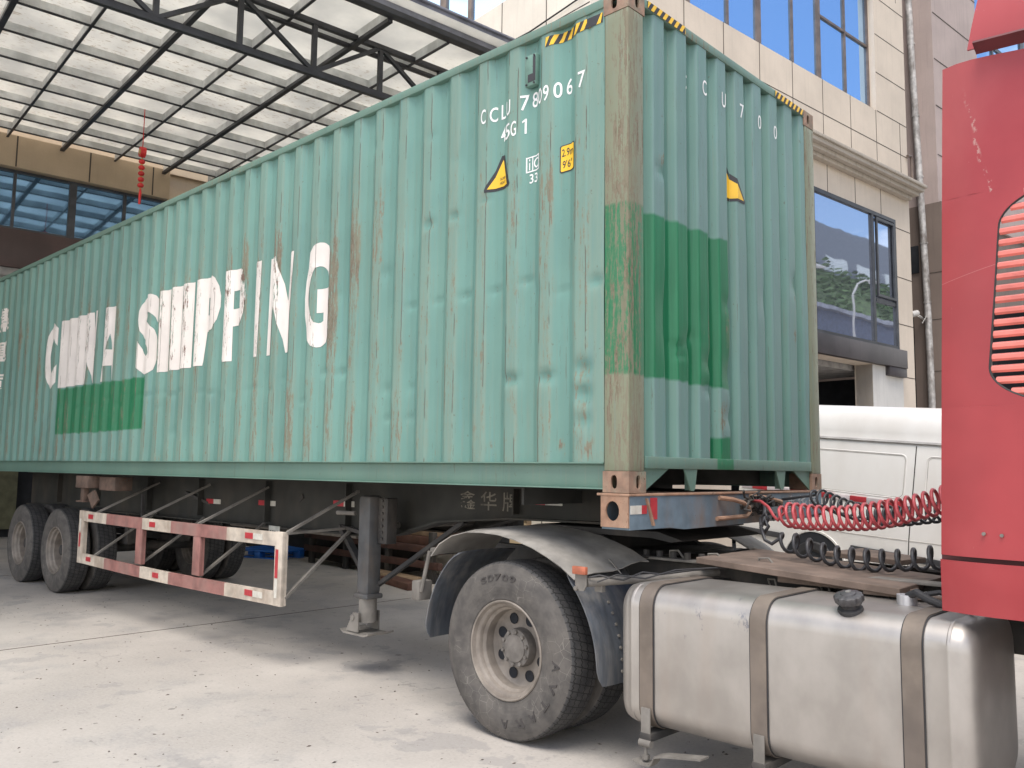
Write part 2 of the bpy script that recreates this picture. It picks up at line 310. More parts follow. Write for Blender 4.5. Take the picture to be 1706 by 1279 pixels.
# ------------------------------------------------------------------ geometry helpers
def link(name, me, mat, parent=None, loc=None, rot=None, sharp=32):
    if isinstance(me, bmesh.types.BMesh):
        b = me; me = bpy.data.meshes.new(name); b.to_mesh(me); b.free()
    me.polygons.foreach_set('use_smooth', [True]*len(me.polygons))
    me.set_sharp_from_angle(angle=R(sharp))
    if mat is not None and not me.materials:
        for m in (mat if isinstance(mat, (list, tuple)) else [mat]): me.materials.append(m)
    o = bpy.data.objects.new(name, me); COL.objects.link(o)
    if parent: o.parent = parent
    if loc: o.location = loc
    if rot: o.rotation_euler = rot
    return o
def link_split(name, bm, mat, parent=None, **k):
    """every loose piece of bm becomes an object of its own"""
    bm.verts.index_update(); seen = set(); out = []
    for v in bm.verts:
        if v in seen: continue
        st_ = [v]; comp = []; seen.add(v)
        while st_:
            q = st_.pop(); comp.append(q)
            for e in q.link_edges:
                o_ = e.other_vert(q)
                if o_ not in seen: seen.add(o_); st_.append(o_)
        nb = bmesh.new(); mp = {q: nb.verts.new(q.co) for q in comp}
        for f in {f for q in comp for f in q.link_faces}: nb.faces.new([mp[q] for q in f.verts])
        out.append(link(name, nb, mat, parent, **k))
    bm.free(); return out
def tag(o, label=None, cat=None, group=None, kind=None):
    if label: o['label'] = label
    if cat: o['category'] = cat
    if group: o['group'] = group
    if kind: o['kind'] = kind
    return o
def thing(name, label, cat, loc=(0, 0, 0), rz=0, group=None, rot=None):
    o = bpy.data.objects.new(name, None); COL.objects.link(o); o.location = loc; o.rotation_euler = rot or (0, 0, rz)
    o.empty_display_size = .2
    return tag(o, label, cat, group)
def copy_tree(o, parent=None):
    kids = [c for c in bpy.data.objects if c.parent == o]
    c = o.copy(); COL.objects.link(c); c.parent = parent
    for k in kids: copy_tree(k, c)
    return c
BM = bmesh.new
def abox(bm, x0, x1, y0, y1, z0, z1, bev=0., mi=0, mat=None):
    vs = [bm.verts.new((x, y, z)) for x in (x0, x1) for y in (y0, y1) for z in (z0, z1)]
    fs = [(0, 1, 3, 2), (4, 6, 7, 5), (0, 4, 5, 1), (2, 3, 7, 6), (0, 2, 6, 4), (1, 5, 7, 3)]
    F = [bm.faces.new([vs[i] for i in f]) for f in fs]
    for f in F: f.material_index = mi
    if mat is not None: bmesh.ops.transform(bm, matrix=mat, verts=vs)
    if bev:
        es = list({e for f in F for e in f.edges}); r = bmesh.ops.bevel(bm, geom=es, offset=bev, segments=2, profile=.5, affect='EDGES')
        for f in r['faces']: f.material_index = mi
    return vs
def bx(name, x0, x1, y0, y1, z0, z1, mat, parent=None, bev=.004, **k):
    b = BM(); abox(b, x0, x1, y0, y1, z0, z1, bev); return link(name, b, mat, parent, **k)
def frame_of(d):
    d = d.normalized(); a = Vector((0, 0, 1)) if abs(d.z) < .9 else Vector((1, 0, 0)); x = a.cross(d).normalized(); return x, d.cross(x)
def tube(bm, pts, r, seg=10, cap=True, mi=0):
    pts = [Vector(p) for p in pts]; rings = []; n = len(pts); px = None
    for i, p in enumerate(pts):
        d = (pts[min(i+1, n-1)]-pts[max(i-1, 0)]).normalized()
        if px is None: x, y = frame_of(d)
        else: x = (px-d*px.dot(d)).normalized(); y = d.cross(x)
        px = x; rr = r[i] if isinstance(r, (list, tuple)) else r
        rings.append([bm.verts.new(p+x*rr*math.cos(2*math.pi*k/seg)+y*rr*math.sin(2*math.pi*k/seg)) for k in range(seg)])
    for a, b in zip(rings, rings[1:]):
        for k in range(seg):
            f = bm.faces.new((a[k], a[(k+1) % seg], b[(k+1) % seg], b[k])); f.material_index = mi
    if cap:
        bm.faces.new(rings[0][::-1]).material_index = mi; bm.faces.new(rings[-1]).material_index = mi
def bar(bm, p, q, wx, wz, roll=None):
    """rectangular bar from p to q"""
    p, q = Vector(p), Vector(q); x, y = frame_of(q-p)
    L = (q-p).length; m = Matrix((x, y, (q-p).normalized())).transposed().to_4x4(); m.translation = p
    abox(bm, -wx/2, wx/2, -wz/2, wz/2, 0, L, mat=m)
def lathe_y(bm, prof, c=(0, 0, 0), seg=48, a0=0, a1=2*math.pi, mi=0):
    """prof: (radius, y)"""
    full = abs(a1-a0-2*math.pi) < 1e-6; n = seg if full else seg+1; rings = []
    for r_, y in prof:
        rings.append([bm.verts.new((c[0]+r_*math.cos(a0+(a1-a0)*k/seg), c[1]+y, c[2]+r_*math.sin(a0+(a1-a0)*k/seg))) for k in range(n)])
    for a, b in zip(rings, rings[1:]):
        for k in range(seg):
            f = bm.faces.new((a[k], b[k], b[(k+1) % n], a[(k+1) % n])); f.material_index = mi
    return rings
def prism(bm, pts2, axis, a, b, mi=0):
    """pts2 polygon in the plane perpendicular to axis (0:x -> (y,z), 1:y -> (x,z), 2:z -> (x,y))"""
    def P(p, h): return {0: (h, p[0], p[1]), 1: (p[0], h, p[1]), 2: (p[0], p[1], h)}[axis]
    A = [bm.verts.new(P(p, a)) for p in pts2]; B = [bm.verts.new(P(p, b)) for p in pts2]; n = len(A)
    fs = [bm.faces.new(A), bm.faces.new(B[::-1])]
    for i in range(n): fs.append(bm.faces.new((A[i], B[i], B[(i+1) % n], A[(i+1) % n])))
    for f in fs: f.material_index = mi
    bmesh.ops.recalc_face_normals(bm, faces=fs)
    return fs
def sheet(bm, rows, th, mi=0):
    """grid of points given thickness along its normals"""
    R_ = len(rows); C_ = len(rows[0]); V = [[Vector(p) for p in r] for r in rows]; N = []
    for i in range(R_):
        rr = []
        for j in range(C_):
            du = V[min(i+1, R_-1)][j]-V[max(i-1, 0)][j]; dv = V[i][min(j+1, C_-1)]-V[i][max(j-1, 0)]; rr.append(du.cross(dv).normalized())
        N.append(rr)
    A = [[bm.verts.new(V[i][j]+N[i][j]*th/2) for j in range(C_)] for i in range(R_)]
    B = [[bm.verts.new(V[i][j]-N[i][j]*th/2) for j in range(C_)] for i in range(R_)]
    for i in range(R_-1):
        for j in range(C_-1):
            bm.faces.new((A[i][j], A[i+1][j], A[i+1][j+1], A[i][j+1])).material_index = mi
            bm.faces.new((B[i][j], B[i][j+1], B[i+1][j+1], B[i+1][j])).material_index = mi
    for i in range(R_-1):
        for j in (0, C_-1): bm.faces.new((A[i][j], B[i][j], B[i+1][j], A[i+1][j]) if j == 0 else (A[i][j], A[i+1][j], B[i+1][j], B[i][j]))
    for j in range(C_-1):
        for i in (0, R_-1): bm.faces.new((A[i][j], A[i][j+1], B[i][j+1], B[i][j]) if i == 0 else (A[i][j], B[i][j], B[i][j+1], A[i][j+1]))
def plate_with_hole(bm, axis, a, b, rect, c, rx, rz, seg=24, mi=0, sup=2.):
    """plate between a and b along axis, with an oval hole; rect=(u0,u1,v0,v1)"""
    def P(u, v, h): return {0: (h, u, v), 1: (u, h, v)}[axis]
    u0, u1, v0, v1 = rect; inn, outt = [], []
    for k in range(seg):
        t = 2*math.pi*k/seg; cu, cv = math.cos(t), math.sin(t)
        e = (abs(cu)**sup+abs(cv)**sup)**(-1/sup); inn.append((c[0]+rx*cu*e, c[1]+rz*cv*e))
        s_ = min(((u1-c[0]) if cu > 0 else (c[0]-u0))/max(abs(cu), 1e-6), ((v1-c[1]) if cv > 0 else (c[1]-v0))/max(abs(cv), 1e-6))
        outt.append((c[0]+cu*s_, c[1]+cv*s_))
    for cor in ((u0, v0), (u1, v0), (u1, v1), (u0, v1)):       # snap the nearest rim point to each corner
        k = min(range(seg), key=lambda q: (outt[q][0]-cor[0])**2+(outt[q][1]-cor[1])**2); outt[k] = cor
    VI = [[bm.verts.new(P(*p, h)) for p in inn] for h in (a, b)]; VO = [[bm.verts.new(P(*p, h)) for p in outt] for h in (a, b)]; fs = []
    for k in range(seg):
        j = (k+1) % seg
        fs += [bm.faces.new((VI[0][k], VI[0][j], VO[0][j], VO[0][k])), bm.faces.new((VI[1][k], VO[1][k], VO[1][j], VI[1][j])),
               bm.faces.new((VI[0][k], VI[1][k], VI[1][j], VI[0][j])), bm.faces.new((VO[0][k], VO[0][j], VO[1][j], VO[1][k]))]
    for f in fs: f.material_index = mi
    bmesh.ops.recalc_face_normals(bm, faces=fs)
def text_bm(txt, off=0., sx=1.):
    cu = bpy.data.curves.new('t', 'FONT'); cu.body = txt; cu.size = 1; cu.offset = off; cu.fill_mode = 'BOTH'; cu.resolution_u = 5
    o = bpy.data.objects.new('t', cu); COL.objects.link(o); dg = bpy.context.evaluated_depsgraph_get()
    me = bpy.data.meshes.new_from_object(o.evaluated_get(dg)); bpy.data.objects.remove(o); bpy.data.curves.remove(cu)
    b = BM(); b.from_mesh(me); bpy.data.meshes.remove(me); bmesh.ops.remove_doubles(b, verts=b.verts[:], dist=1e-5); return b
def fit_text(bm, txt, x0, x1, z0, z1, off=0., conv=None, cuts=(), mi=0):
    """text filled into the rectangle (x0..x1, z0..z1); conv maps (x,z) to a point"""
    if txt in '1i' :
        w1 = x1-x0; zz1 = z1-z0
        if txt == '1': PP = [[(x0+.5*w1, z0), (x1-.1*w1, z0), (x1-.1*w1, z1), (x0+.55*w1, z1), (x0+.5*w1, z1-.03*zz1)], [(x0, z1-.28*zz1), (x0+.5*w1, z1-.17*zz1), (x0+.5*w1, z1-.03*zz1), (x0, z1-.16*zz1)]]
        else: PP = [[(x0+.25*w1, z0), (x1-.25*w1, z0), (x1-.25*w1, z0+.68*zz1), (x0+.25*w1, z0+.68*zz1)], [(x0+.25*w1, z1-.18*zz1), (x1-.25*w1, z1-.18*zz1), (x1-.25*w1, z1), (x0+.25*w1, z1)]]
        for P_ in PP: poly_on(bm, P_, conv, cuts, mi)
        return
    t = text_bm(txt, off)
    if not t.verts: t.free(); return
    xs = [v.co.x for v in t.verts]; ys = [v.co.y for v in t.verts]; a, b, c, d = min(xs), max(xs), min(ys), max(ys)
    for v in t.verts: v.co = Vector((x0+(v.co.x-a)/(b-a)*(x1-x0), 0, z0+(v.co.y-c)/(d-c)*(z1-z0)))
    lo, hi = min(x0, x1), max(x0, x1)
    for q in cuts:
        if lo < q < hi: bmesh.ops.bisect_plane(t, geom=t.verts[:]+t.edges[:]+t.faces[:], plane_co=(q, 0, 0), plane_no=(1, 0, 0), dist=1e-6)
    mp = {}
    for v in t.verts: mp[v] = bm.verts.new(conv(v.co.x, v.co.z))
    for f in t.faces:
        try: bm.faces.new([mp[v] for v in f.verts]).material_index = mi
        except ValueError: pass
    t.free()
def poly_on(bm, pts, conv, cuts=(), mi=0):
    t = BM(); t.faces.new([t.verts.new((p[0], 0, p[1])) for p in pts])
    xs = [p[0] for p in pts]
    for q in cuts:
        if min(xs) < q < max(xs): bmesh.ops.bisect_plane(t, geom=t.verts[:]+t.edges[:]+t.faces[:], plane_co=(q, 0, 0), plane_no=(1, 0, 0), dist=1e-6)
    mp = {v: bm.verts.new(conv(v.co.x, v.co.z)) for v in t.verts}
    for f in t.faces: bm.faces.new([mp[v] for v in f.verts]).material_index = mi
    t.free()
def set_wear(me, fn):
    a = me.attributes.new('wear', 'FLOAT', 'POINT'); a.data.foreach_set('value', [fn(v.co) for v in me.vertices])

# ================================================================== GROUND
b = BM(); bmesh.ops.create_grid(b, x_segments=8, y_segments=8, size=120)
tag(link('ground', b, M_conc, loc=(0, 0, 0)), kind='structure')
b = BM()   # expansion joints, sunk look: thin dark sealant strips
for x in (-11.3, -5.72, 4.6): abox(b, x-.004, x+.004, -14, 7, -.01, .003)
for y in (-9.2,): abox(b, -16.5, 16, y-.004, y+.004, -.01, .003)
tag(link('joint_sealant', b, M_joint), kind='structure')

# ================================================================== CONTAINER (origin at its near front bottom corner)
LX, WY, HZ = 12.192, 2.438, 2.896
root = thing('shipping_container', 'long faded teal corrugated shipping container with white lettering, carried on the trailer', 'shipping container', (0, 0, 1.5))
# --- side wall profile: outer flats centred at -.35-.2805*k
def side_profile(x):
    u = (x+.35+.14025) % .2805-.14025; a = abs(u)
    if x > -.26: return .010
    if a < .040: return .008
    if a < .102: return .008+(a-.040)/.062*.032
    return .040
DENT = [(-1.906, 1.268, .05, .022, .018), (-1.62, 1.271, .05, .02, .016), (-1.352, 1.27, .05, .025, .020), (-1.071, 1.264, .05, .02, .016), (-.795, 1.287, .05, .02, .018),
        (-.498, 1.185, .05, .022, .012), (-.236, 1.205, .045, .035, .022), (-2.22, 1.555, .05, .05, .012), (-1.733, 1.828, .04, .035, .028), (-1.464, 1.833, .04, .03, .026), (-1.16, 1.88, .05, .02, .012),
        (-.909, .679, .05, .035, .034), (-.621, .675, .05, .035, .034), (-.341, .708, .05, .05, .034), (-.34, .56, .05, .05, .034), (-.339, .404, .05, .04, .018), (-2.156, .47, .05, .02, .014),
        (-1.892, .47, .05, .02, .012), (-2.176, .684, .04, .04, .014), (-1.901, .68, .04, .03, .012), (-2.74, .846, .06, .03, .018), (-2.969, .862, .05, .03, .02), (-3.256, .65, .06, .02, .012)]
for i in range(70): DENT.append((random.uniform(-11, -.4), random.uniform(.3, 2.6), random.uniform(.03, .07), random.uniform(.015, .06), random.uniform(-.004, .010)))
for i in range(24): DENT.append((-3.6-.19*i*1.05+random.uniform(-.05, .05), .83+random.uniform(-.07, .06), .06, .018, random.uniform(.006, .014)))
RUST = [(-.34, .69, .05, .10, .9), (-.34, .46, .05, .12, .9), (-.909, .68, .04, .03, .8), (-.621, .675, .04, .03, .8), (-1.892, .462, .06, .012, 1.2), (-2.156, .461, .06, .012, 1.2), (-1.611, .247, .03, .03, .8),
        (-1.341, .26, .03, .06, .8), (-2.194, .252, .03, .05, .8), (-1.086, .274, .03, .04, .6), (-.861, .29, .03, .03, .6), (-.521, .267, .022, .05, 1.1), (-.303, .237, .025, .06, 1.1), (-.25, .283, .02, .05, .8),
        (-.913, 1.55, .035, .30, .7), (-1.18, 1.45, .03, .28, .7), (-1.18, .85, .03, .12, .9), (-1.46, 1.4, .03, .3, .7), (-1.46, .9, .03, .15, .6), (-1.74, .85, .03, .3, .7), (-2.02, .6, .03, .22, .8), (-2.3, .75, .03, .25, .7)]
for x in (-7.15, -6.262, -5.95, -5.666, -5.343, -5.079, -4.827, -4.545, -3.986, -3.71, -3.2, -2.7): RUST.append((x, .25, .04, .03, .7))
FL = {k: (random.random(), random.random()) for k in range(60)}
def side_wear(x, z):
    u = (x+.35+.14025) % .2805-.14025; k = int(round((-x-.35)/.2805)); r_ = FL.get(k, (.3, .3))
    v = .06
    if abs(u) < .055: v = (.41 if x > -4.5 else .34)+.44*r_[0]*max(0, math.sin((z*2.4+r_[1]*5)))+.20*r_[1]; v *= (1.08 if .3 < z < 1.9 else max(.55, 1.08-.6*abs(z-(1.9 if z > 1.9 else .3))/.5))
    for (dx, dz, sx, sz, s_) in RUST:
        if abs(x-dx) < sx*3 and abs(z-dz) < sz*3: v = max(v, s_*math.exp(-((x-dx)/sx)**2-((z-dz)/sz)**2))
    if z < .24: v = max(v, .35)
    return v
def side_y(x, z, dent=True):
    y = side_profile(x)
    if dent:
        ed = min(1, max(0, (z-.16)/.15), (2.84-z)/.15)
        y += (noise.noise((x*1.3, z*.9, 3.3))*.006+noise.noise((x*5, z*3, 9))*.0025)*ed
        for (dx, dz, sx, sz, a) in DENT:
            if abs(x-dx) < sx*3 and abs(z-dz) < sz*3: y += a*math.exp(-((x-dx)/sx)**2-((z-dz)/sz)**2)*ed
    return y
bends = []
for k in range(-1, 42):
    c = -.35-.2805*k
    for d in (.102, .040, -.040, -.102): bends.append(c+d)
bends = [q for q in bends if -12.0 < q < -.27]
xs = sorted({round(q+d, 4) for q in bends for d in (-.014, -.005, .005, .014)} | {-.176, -.2, -.23, -.255, -12.01})
zs = [.165+(2.835-.165)*i/104 for i in range(105)]
b = BM(); grid = [[b.verts.new((x, side_y(x, z), z)) for z in zs] for x in xs]
for i in range(len(xs)-1):
    for j in range(len(zs)-1): b.faces.new((grid[i][j], grid[i+1][j], grid[i+1][j+1], grid[i][j+1]))
me = bpy.data.meshes.new('side_wall'); b.to_mesh(me); b.free(); set_wear(me, lambda c: side_wear(c.x, c.z))
link('side_wall', me, M_side, root, sharp=50)
# far side and rear walls
b = BM()
pr_ = [(x, WY-side_profile(x)) for x in [-.176]+sorted(bends, reverse=True)+[-12.01]]
for (xa, ya), (xb, yb) in zip(pr_, pr_[1:]): b.faces.new([b.verts.new(p) for p in ((xa, ya, .165), (xa, ya, 2.835), (xb, yb, 2.835), (xb, yb, .165))])
link('side_wall', b, M_side, root)
# --- end wall: outer flats end at .374+.2445k
def end_x(y, z, dent=True):
    u = (y-.374) % .2445; u = u-.2445        # -.2445 .. 0, 0 = right edge of the outer flat
    OUT, INN = -.006, -.052
    if u > -.110: x = OUT
    elif u > -.140: x = OUT+(INN-OUT)*(-.110-u)/.030
    elif u > -.2145: x = INN
    else: x = INN+(OUT-INN)*(-.2145-u)/.030
    if dent:
        x += noise.noise((y*2.2, z*1.1, 7.7))*.006+noise.noise((y*8, z*4, 1.7))*.0025
        for (dy, dz, sy, sz, a) in EDENT:
            if abs(y-dy) < sy*3 and abs(z-dz) < sz*3: x -= a*math.exp(-((y-dy)/sy)**2-((z-dz)/sz)**2)
    return x
EDENT = [(.70, .945, .04, .025, .02), (.51, .866, .04, .02, .018), (.53, .815, .04, .02, .018), (.62, .90, .03, .06, .014), (.36, 1.9, .03, .04, .02), (.86, .80, .02, .05, .015), (1.11, .75, .03, .10, .02), (.84, .63, .05, .04, .015), (1.1, 1.2, .03, .05, .014), (.37, 1.0, .02, .2, .014),
         (1.12, .47, .04, .06, .02), (1.6, 1.3, .05, .1, .01), (2.07, 1.5, .03, .08, .02)]
eb = []
for k in range(-1, 9):
    c = .374+.2445*k
    for d in (0, .03, .1045, .1345): eb.append(c+d)
eb = [q for q in eb if .17 < q < 2.27]
ys = sorted({round(q+d, 4) for q in eb for d in (-.010, -.0035, .0035, .010)} | {.158, 2.28})
ezs = [.20+(2.835-.20)*i/90 for i in range(91)]
ER = [(1.034, .486, .045, .10, 1.3), (1.02, .42, .03, .10, 1.3), (1.13, .2, .03, .16, 1.0), (.8, .25, .03, .05, .9), (.36, 1.97, .04, .05, 1.0), (1.1, 1.0, .012, .3, .8), (.86, .95, .01, .3, .7), (1.17, 1.75, .02, .25, .7), (2.07, 1.3, .012, .5, .8), (.45, .3, .02, .1, .6), (1.6, 1.9, .02, .2, .5), (1.3, 1.0, .02, .1, .7), (1.38, .4, .02, .06, .8)]
def end_wear(c):
    v = .05
    for (dy, dz, sy, sz, s_) in ER: v = max(v, s_*math.exp(-((c.y-dy)/sy)**2-((c.z-dz)/sz)**2))
    if c.z < .24: v = max(v, .4)
    return v
b = BM(); grid = [[b.verts.new((end_x(y, z), y, z)) for z in ezs] for y in ys]
for i in range(len(ys)-1):
    for j in range(len(ezs)-1): b.faces.new((grid[i][j], grid[i+1][j], grid[i+1][j+1], grid[i][j+1]))
me = bpy.data.meshes.new('end_wall'); b.to_mesh(me); b.free(); set_wear(me, end_wear)
link('end_wall', me, M_end, root, sharp=50)
b = BM(); abox(b, -12.14, -12.10, .1, 2.34, .1, 2.85, .004); link('rear_door', b, M_crail, root)
# --- roof, floor, rails
b = BM()
n = 120
for i in range(n):
    x0 = -.08-i*12.0/n; x1 = x0-12.0/n*.5; x2 = x0-12.0/n
    for (a, h0, c, h1) in ((x0, 2.875, x1, 2.860), (x1, 2.860, x2, 2.875)):
        b.faces.new([b.verts.new(p) for p in ((a, .03, h0), (a, 2.41, h0), (c, 2.41, h1), (c, .03, h1))])
link('roof', b, M_crail, root)
b = BM(); abox(b, -12.05, -.06, .05, 2.39, .14, .165)
for i in range(40): abox(b, -.5-i*.3-.022, -.5-i*.3+.022, .035, 2.40, .03, .139)
abox(b, -.95, -.93, .17, 1.86, -.10, .139)
link('floor', b, M_under, root)
def rail_mesh(name, bm, wearv=.35, mat=M_crail):
    bmesh.ops.subdivide_edges(bm, edges=[e for e in bm.edges if e.calc_length() > 1], cuts=60)
    me = bpy.data.meshes.new(name); bm.to_mesh(me); bm.free()
    set_wear(me, lambda c: wearv+.35*noise.noise((c.x*.8, c.y*2, c.z*3)))
    return link(name, me, mat, root)
for s in (0, 1):
    Y = (lambda y: y) if s == 0 else (lambda y: WY-y)
    b = BM(); ya, yb = sorted((Y(-.001), Y(.06))); abox(b, -12.014, -.178, ya, yb, 2.835, 2.893, .006); rail_mesh('top_rail', b, .42)
    b = BM()      # bottom rail: C-channel, lip, recessed web, foot
    for (a, c, z0, z1) in ((-.001, .05, .158, .166), (.034, .042, .024, .158), (.004, .042, .016, .024)):
        ya, yb = sorted((Y(a), Y(c))); abox(b, -12.014, -.178, ya, yb, z0, z1, .0015)
    rail_mesh('bottom_rail', b, .12)
for (x0, x1) in ((-.055, 0.0), (-12.192, -12.13)):
    b = BM(); abox(b, x0, x1, .162, 2.276, 2.835, 2.893, .006); rail_mesh('top_rail', b, .45)
    b = BM(); abox(b, x0, x1-.001, .162, 2.276, .135, .203, .004); rail_mesh('bottom_rail', b, .30)
# gussets below the end rail
for k, pts in enumerate(([(.162, .135), (.42, .135), (.162, .0)], [(2.276, .135), (2.02, .135), (2.276, .0)])):
    b = BM(); prism(b, pts, 0, -.030, -.020); link('gusset', b, M_crail, root)
for yc in (.64, 1.80):
    b = BM(); prism(b, [(yc-.07, .135), (yc+.07, .135), (yc+.045, .02), (yc+.03, .006), (yc+.0, .006), (yc-.012, .02)], 0, -.018, -.008); abox(b, -.06, -.018, yc+.010, yc+.020, .01, .135)
    link('gusset', b, M_crail, root)
# --- corner posts and castings
def post_wear(c): return .60+.25*noise.noise((c.x*9, c.y*9, c.z*1.3))+(.25 if (c.x > -.02 and c.y < .02) or (c.x < -12.17) else 0)
for xi in (0, 1):
    for yi in (0, 1):
        X = (lambda x: -x) if xi == 0 else (lambda x: -LX+x); Yf = (lambda y: y) if yi == 0 else (lambda y: WY-y)
        b = BM(); xa, xb = sorted((X(.002), X(.170))); ya, yb = sorted((Yf(.002), Yf(.150))); abox(b, xa, xb, ya, yb, .118, 2.778, .006)
        bmesh.ops.subdivide_edges(b, edges=[e for e in b.edges if e.calc_length() > 1], cuts=50)
        me = bpy.data.meshes.new('corner_post'); b.to_mesh(me); b.free(); set_wear(me, post_wear)
        link('corner_post', me, M_post, root)
        for zc in (0, 2.778):
            b = BM(); t = .014
            def rx(a, c): return sorted((X(a), X(c)))
            def ry(a, c): return sorted((Yf(a), Yf(c)))
            # side face plate with oval hole, end face plate with oval hole, top and bottom plates, inner plates
            x0, x1 = rx(0, .178); y0, y1 = ry(0, t); plate_with_hole(b, 1, y0, y1, (x0, x1, zc, zc+.118), (X(.101), zc+.059), .021, .037, 24, sup=3)
            x2, x3 = rx(0, t); y2, y3 = ry(t, .162); plate_with_hole(b, 0, x2, x3, (y2, y3, zc, zc+.118), (Yf(.089), zc+.059), .021, .037, 24, sup=3)
            xa, xb = rx(t, .178); ya, yb = ry(t, .162); abox(b, xa, xb, ya, yb, zc, zc+t); abox(b, xa, xb, ya, yb, zc+.118-t, zc+.118)
            xa, xb = rx(.178-t, .178); abox(b, xa, xb, ya, yb, zc+t, zc+.118-t); xa, xb = rx(t, .178-t); ya, yb = ry(.162-t, .162); abox(b, xa, xb, ya, yb, zc+t, zc+.118-t)
            link('corner_casting', b, M_cast, root)
# --- painted lettering following the corrugation
cuts = sorted(set(bends))
def wall_pt(off=.0022): return lambda x, z: (x, side_y(x, z)-off, z)
def lettering(name, parent, items, mat, off, z_off=.0022, fine=False):
    b = BM(); cc = cuts
    for t, x0, x1, z0, z1 in items: fit_text(b, t, x0, x1, z0, z1, off, wall_pt(z_off), cc)
    me = bpy.data.meshes.new(name); b.to_mesh(me); b.free(); set_wear(me, lambda c: side_wear(c.x, c.z))
    return link(name, me, mat, parent)
ZB, ZT = 1.078, 1.93
for t, a, c in (('C', -9.33, -8.965), ('S', -6.50, -6.04), ('G', -3.295, -2.925)): lettering('painted_letter', root, [(t, a, c, ZB, ZT+.01)], M_let, .045, .003)
def bar_poly(x0, x1): return [[(x0, ZB), (x1, ZB), (x1, ZT), (x0, ZT)]]
def pletter(polys):
    b = BM()
    for P in polys: poly_on(b, P, wall_pt(.003), cuts)
    me = bpy.data.meshes.new('painted_letter'); b.to_mesh(me); b.free(); set_wear(me, lambda c: side_wear(c.x, c.z)); link('painted_letter', me, M_let, root)
pletter(bar_poly(-8.805, -8.60)+bar_poly(-8.535, -8.31)+[[(-8.60, 1.42), (-8.586, 1.42), (-8.586, 1.60), (-8.60, 1.60)]])
pletter(bar_poly(-8.245, -8.052))
pletter([[(-8.005, ZB), (-7.94, ZB), (-7.905, 1.34), (-7.905, ZT), (-8.005, ZT)], [(-7.905, 1.34), (-7.775, ZB), (-7.715, 1.50), (-7.82, ZT), (-7.905, ZT)], [(-7.775, ZB), (-7.685, ZB), (-7.635, ZT), (-7.690, ZT), (-7.715, 1.50)]])
pletter([[(-7.40, ZT), (-7.285, ZT), (-7.285, 1.62), (-7.35, 1.44), (-7.355, 1.25), (-7.40, 1.25), (-7.45, ZB), (-7.53, ZB)], [(-7.285, ZT), (-7.186, ZT), (-7.165, 1.43), (-7.234, 1.43), (-7.285, 1.62)], [(-7.355, 1.25), (-7.35, 1.44), (-7.165, 1.43), (-7.147, ZB), (-7.20, ZB), (-7.222, 1.25)]])
pletter(bar_poly(-5.970, -5.765)+bar_poly(-5.69, -5.515)+[[(-5.755, 1.42), (-5.742, 1.42), (-5.742, 1.60), (-5.755, 1.60)]])
pletter(bar_poly(-5.44, -5.262))
def pp(x0, dx=0, bow=.43, cx0=.20, cx1=.27):
    L = [[(x0, ZB), (x0+.16, ZB), (x0+cx0, 1.40), (x0+cx0, ZT), (x0+.01, ZT)], [(x0+cx0, 1.73), (x0+cx1, 1.73), (x0+cx1, ZT), (x0+cx0, ZT)], [(x0+cx0, 1.40), (x0+cx1, 1.40), (x0+cx1, 1.56), (x0+cx0, 1.56)],
         [(x0+cx1, 1.40), (x0+bow*.80, 1.41), (x0+bow*.93, 1.50), (x0+bow, 1.62), (x0+bow, 1.72), (x0+bow*.95, 1.82), (x0+bow*.85, 1.90), (x0+bow*.72, ZT), (x0+cx1, ZT)]]
    return L
pletter(pp(-5.185, 0, .45, .225, .285)); pletter(pp(-4.625, 0, .395, .155, .265))
pletter([[(-4.085, ZB), (-3.985, ZB), (-3.957, ZT), (-4.085, ZT)]])
pletter([[(-3.87, ZB), (-3.79, ZB), (-3.742, 1.50), (-3.742, ZT), (-3.85, ZT)], [(-3.742, 1.50), (-3.565, ZB), (-3.497, ZB), (-3.548, 1.52), (-3.725, ZT), (-3.742, ZT)], [(-3.497, ZB), (-3.44, ZT), (-3.525, ZT), (-3.548, 1.52)]])
lettering('painted_letters', root, [('集', -11.48, -10.96, 2.05, 2.40)], M_let, .02)
lettering('painted_letter', root, [('運', -11.48, -10.99, 1.60, 1.89)], M_let, .02)
lettering('painted_letter', root, [('司', -11.48, -11.08, 1.18, 1.42)], M_let, .02)
for t, x0, x1 in (('C', -1.205, -1.160), ('C', -1.132, -1.075), ('L', -1.043, -.994), ('U', -.985, -.937), ('7', -.856, -.798), ('8', -.770, -.720), ('0', -.714, -.664), ('9', -.655, -.608), ('0', -.576, -.524), ('6', -.489, -.440), ('7', -.376, -.320)):
    lettering('code_letter', root, [(t, x0, x1, 2.402, 2.502)], M_let2, .008)
for t, x0, x1 in (('4', -1.045, -.996), ('5', -.998, -.938), ('G', -.930, -.882), ('1', -.842, -.812)): lettering('code_letter', root, [(t, x0, x1, 2.247, 2.346)], M_let2, .008)
b = BM(); pt = wall_pt()
def ringp(b, x0, x1, z0, z1, t, conv, cc):
    for r_ in ([(x0, z0), (x1, z0), (x1, z0+t), (x0, z0+t)], [(x0, z1-t), (x1, z1-t), (x1, z1), (x0, z1)], [(x0, z0+t), (x0+t, z0+t), (x0+t, z1-t), (x0, z1-t)], [(x1-t, z0+t), (x1, z0+t), (x1, z1-t), (x1-t, z1-t)]): poly_on(b, r_, conv, cc)
ringp(b, -.816, -.694, 1.986, 2.086, .008, pt, cuts); poly_on(b, [(-.766, 1.994), (-.758, 1.994), (-.758, 2.078), (-.766, 2.078)], pt, cuts)
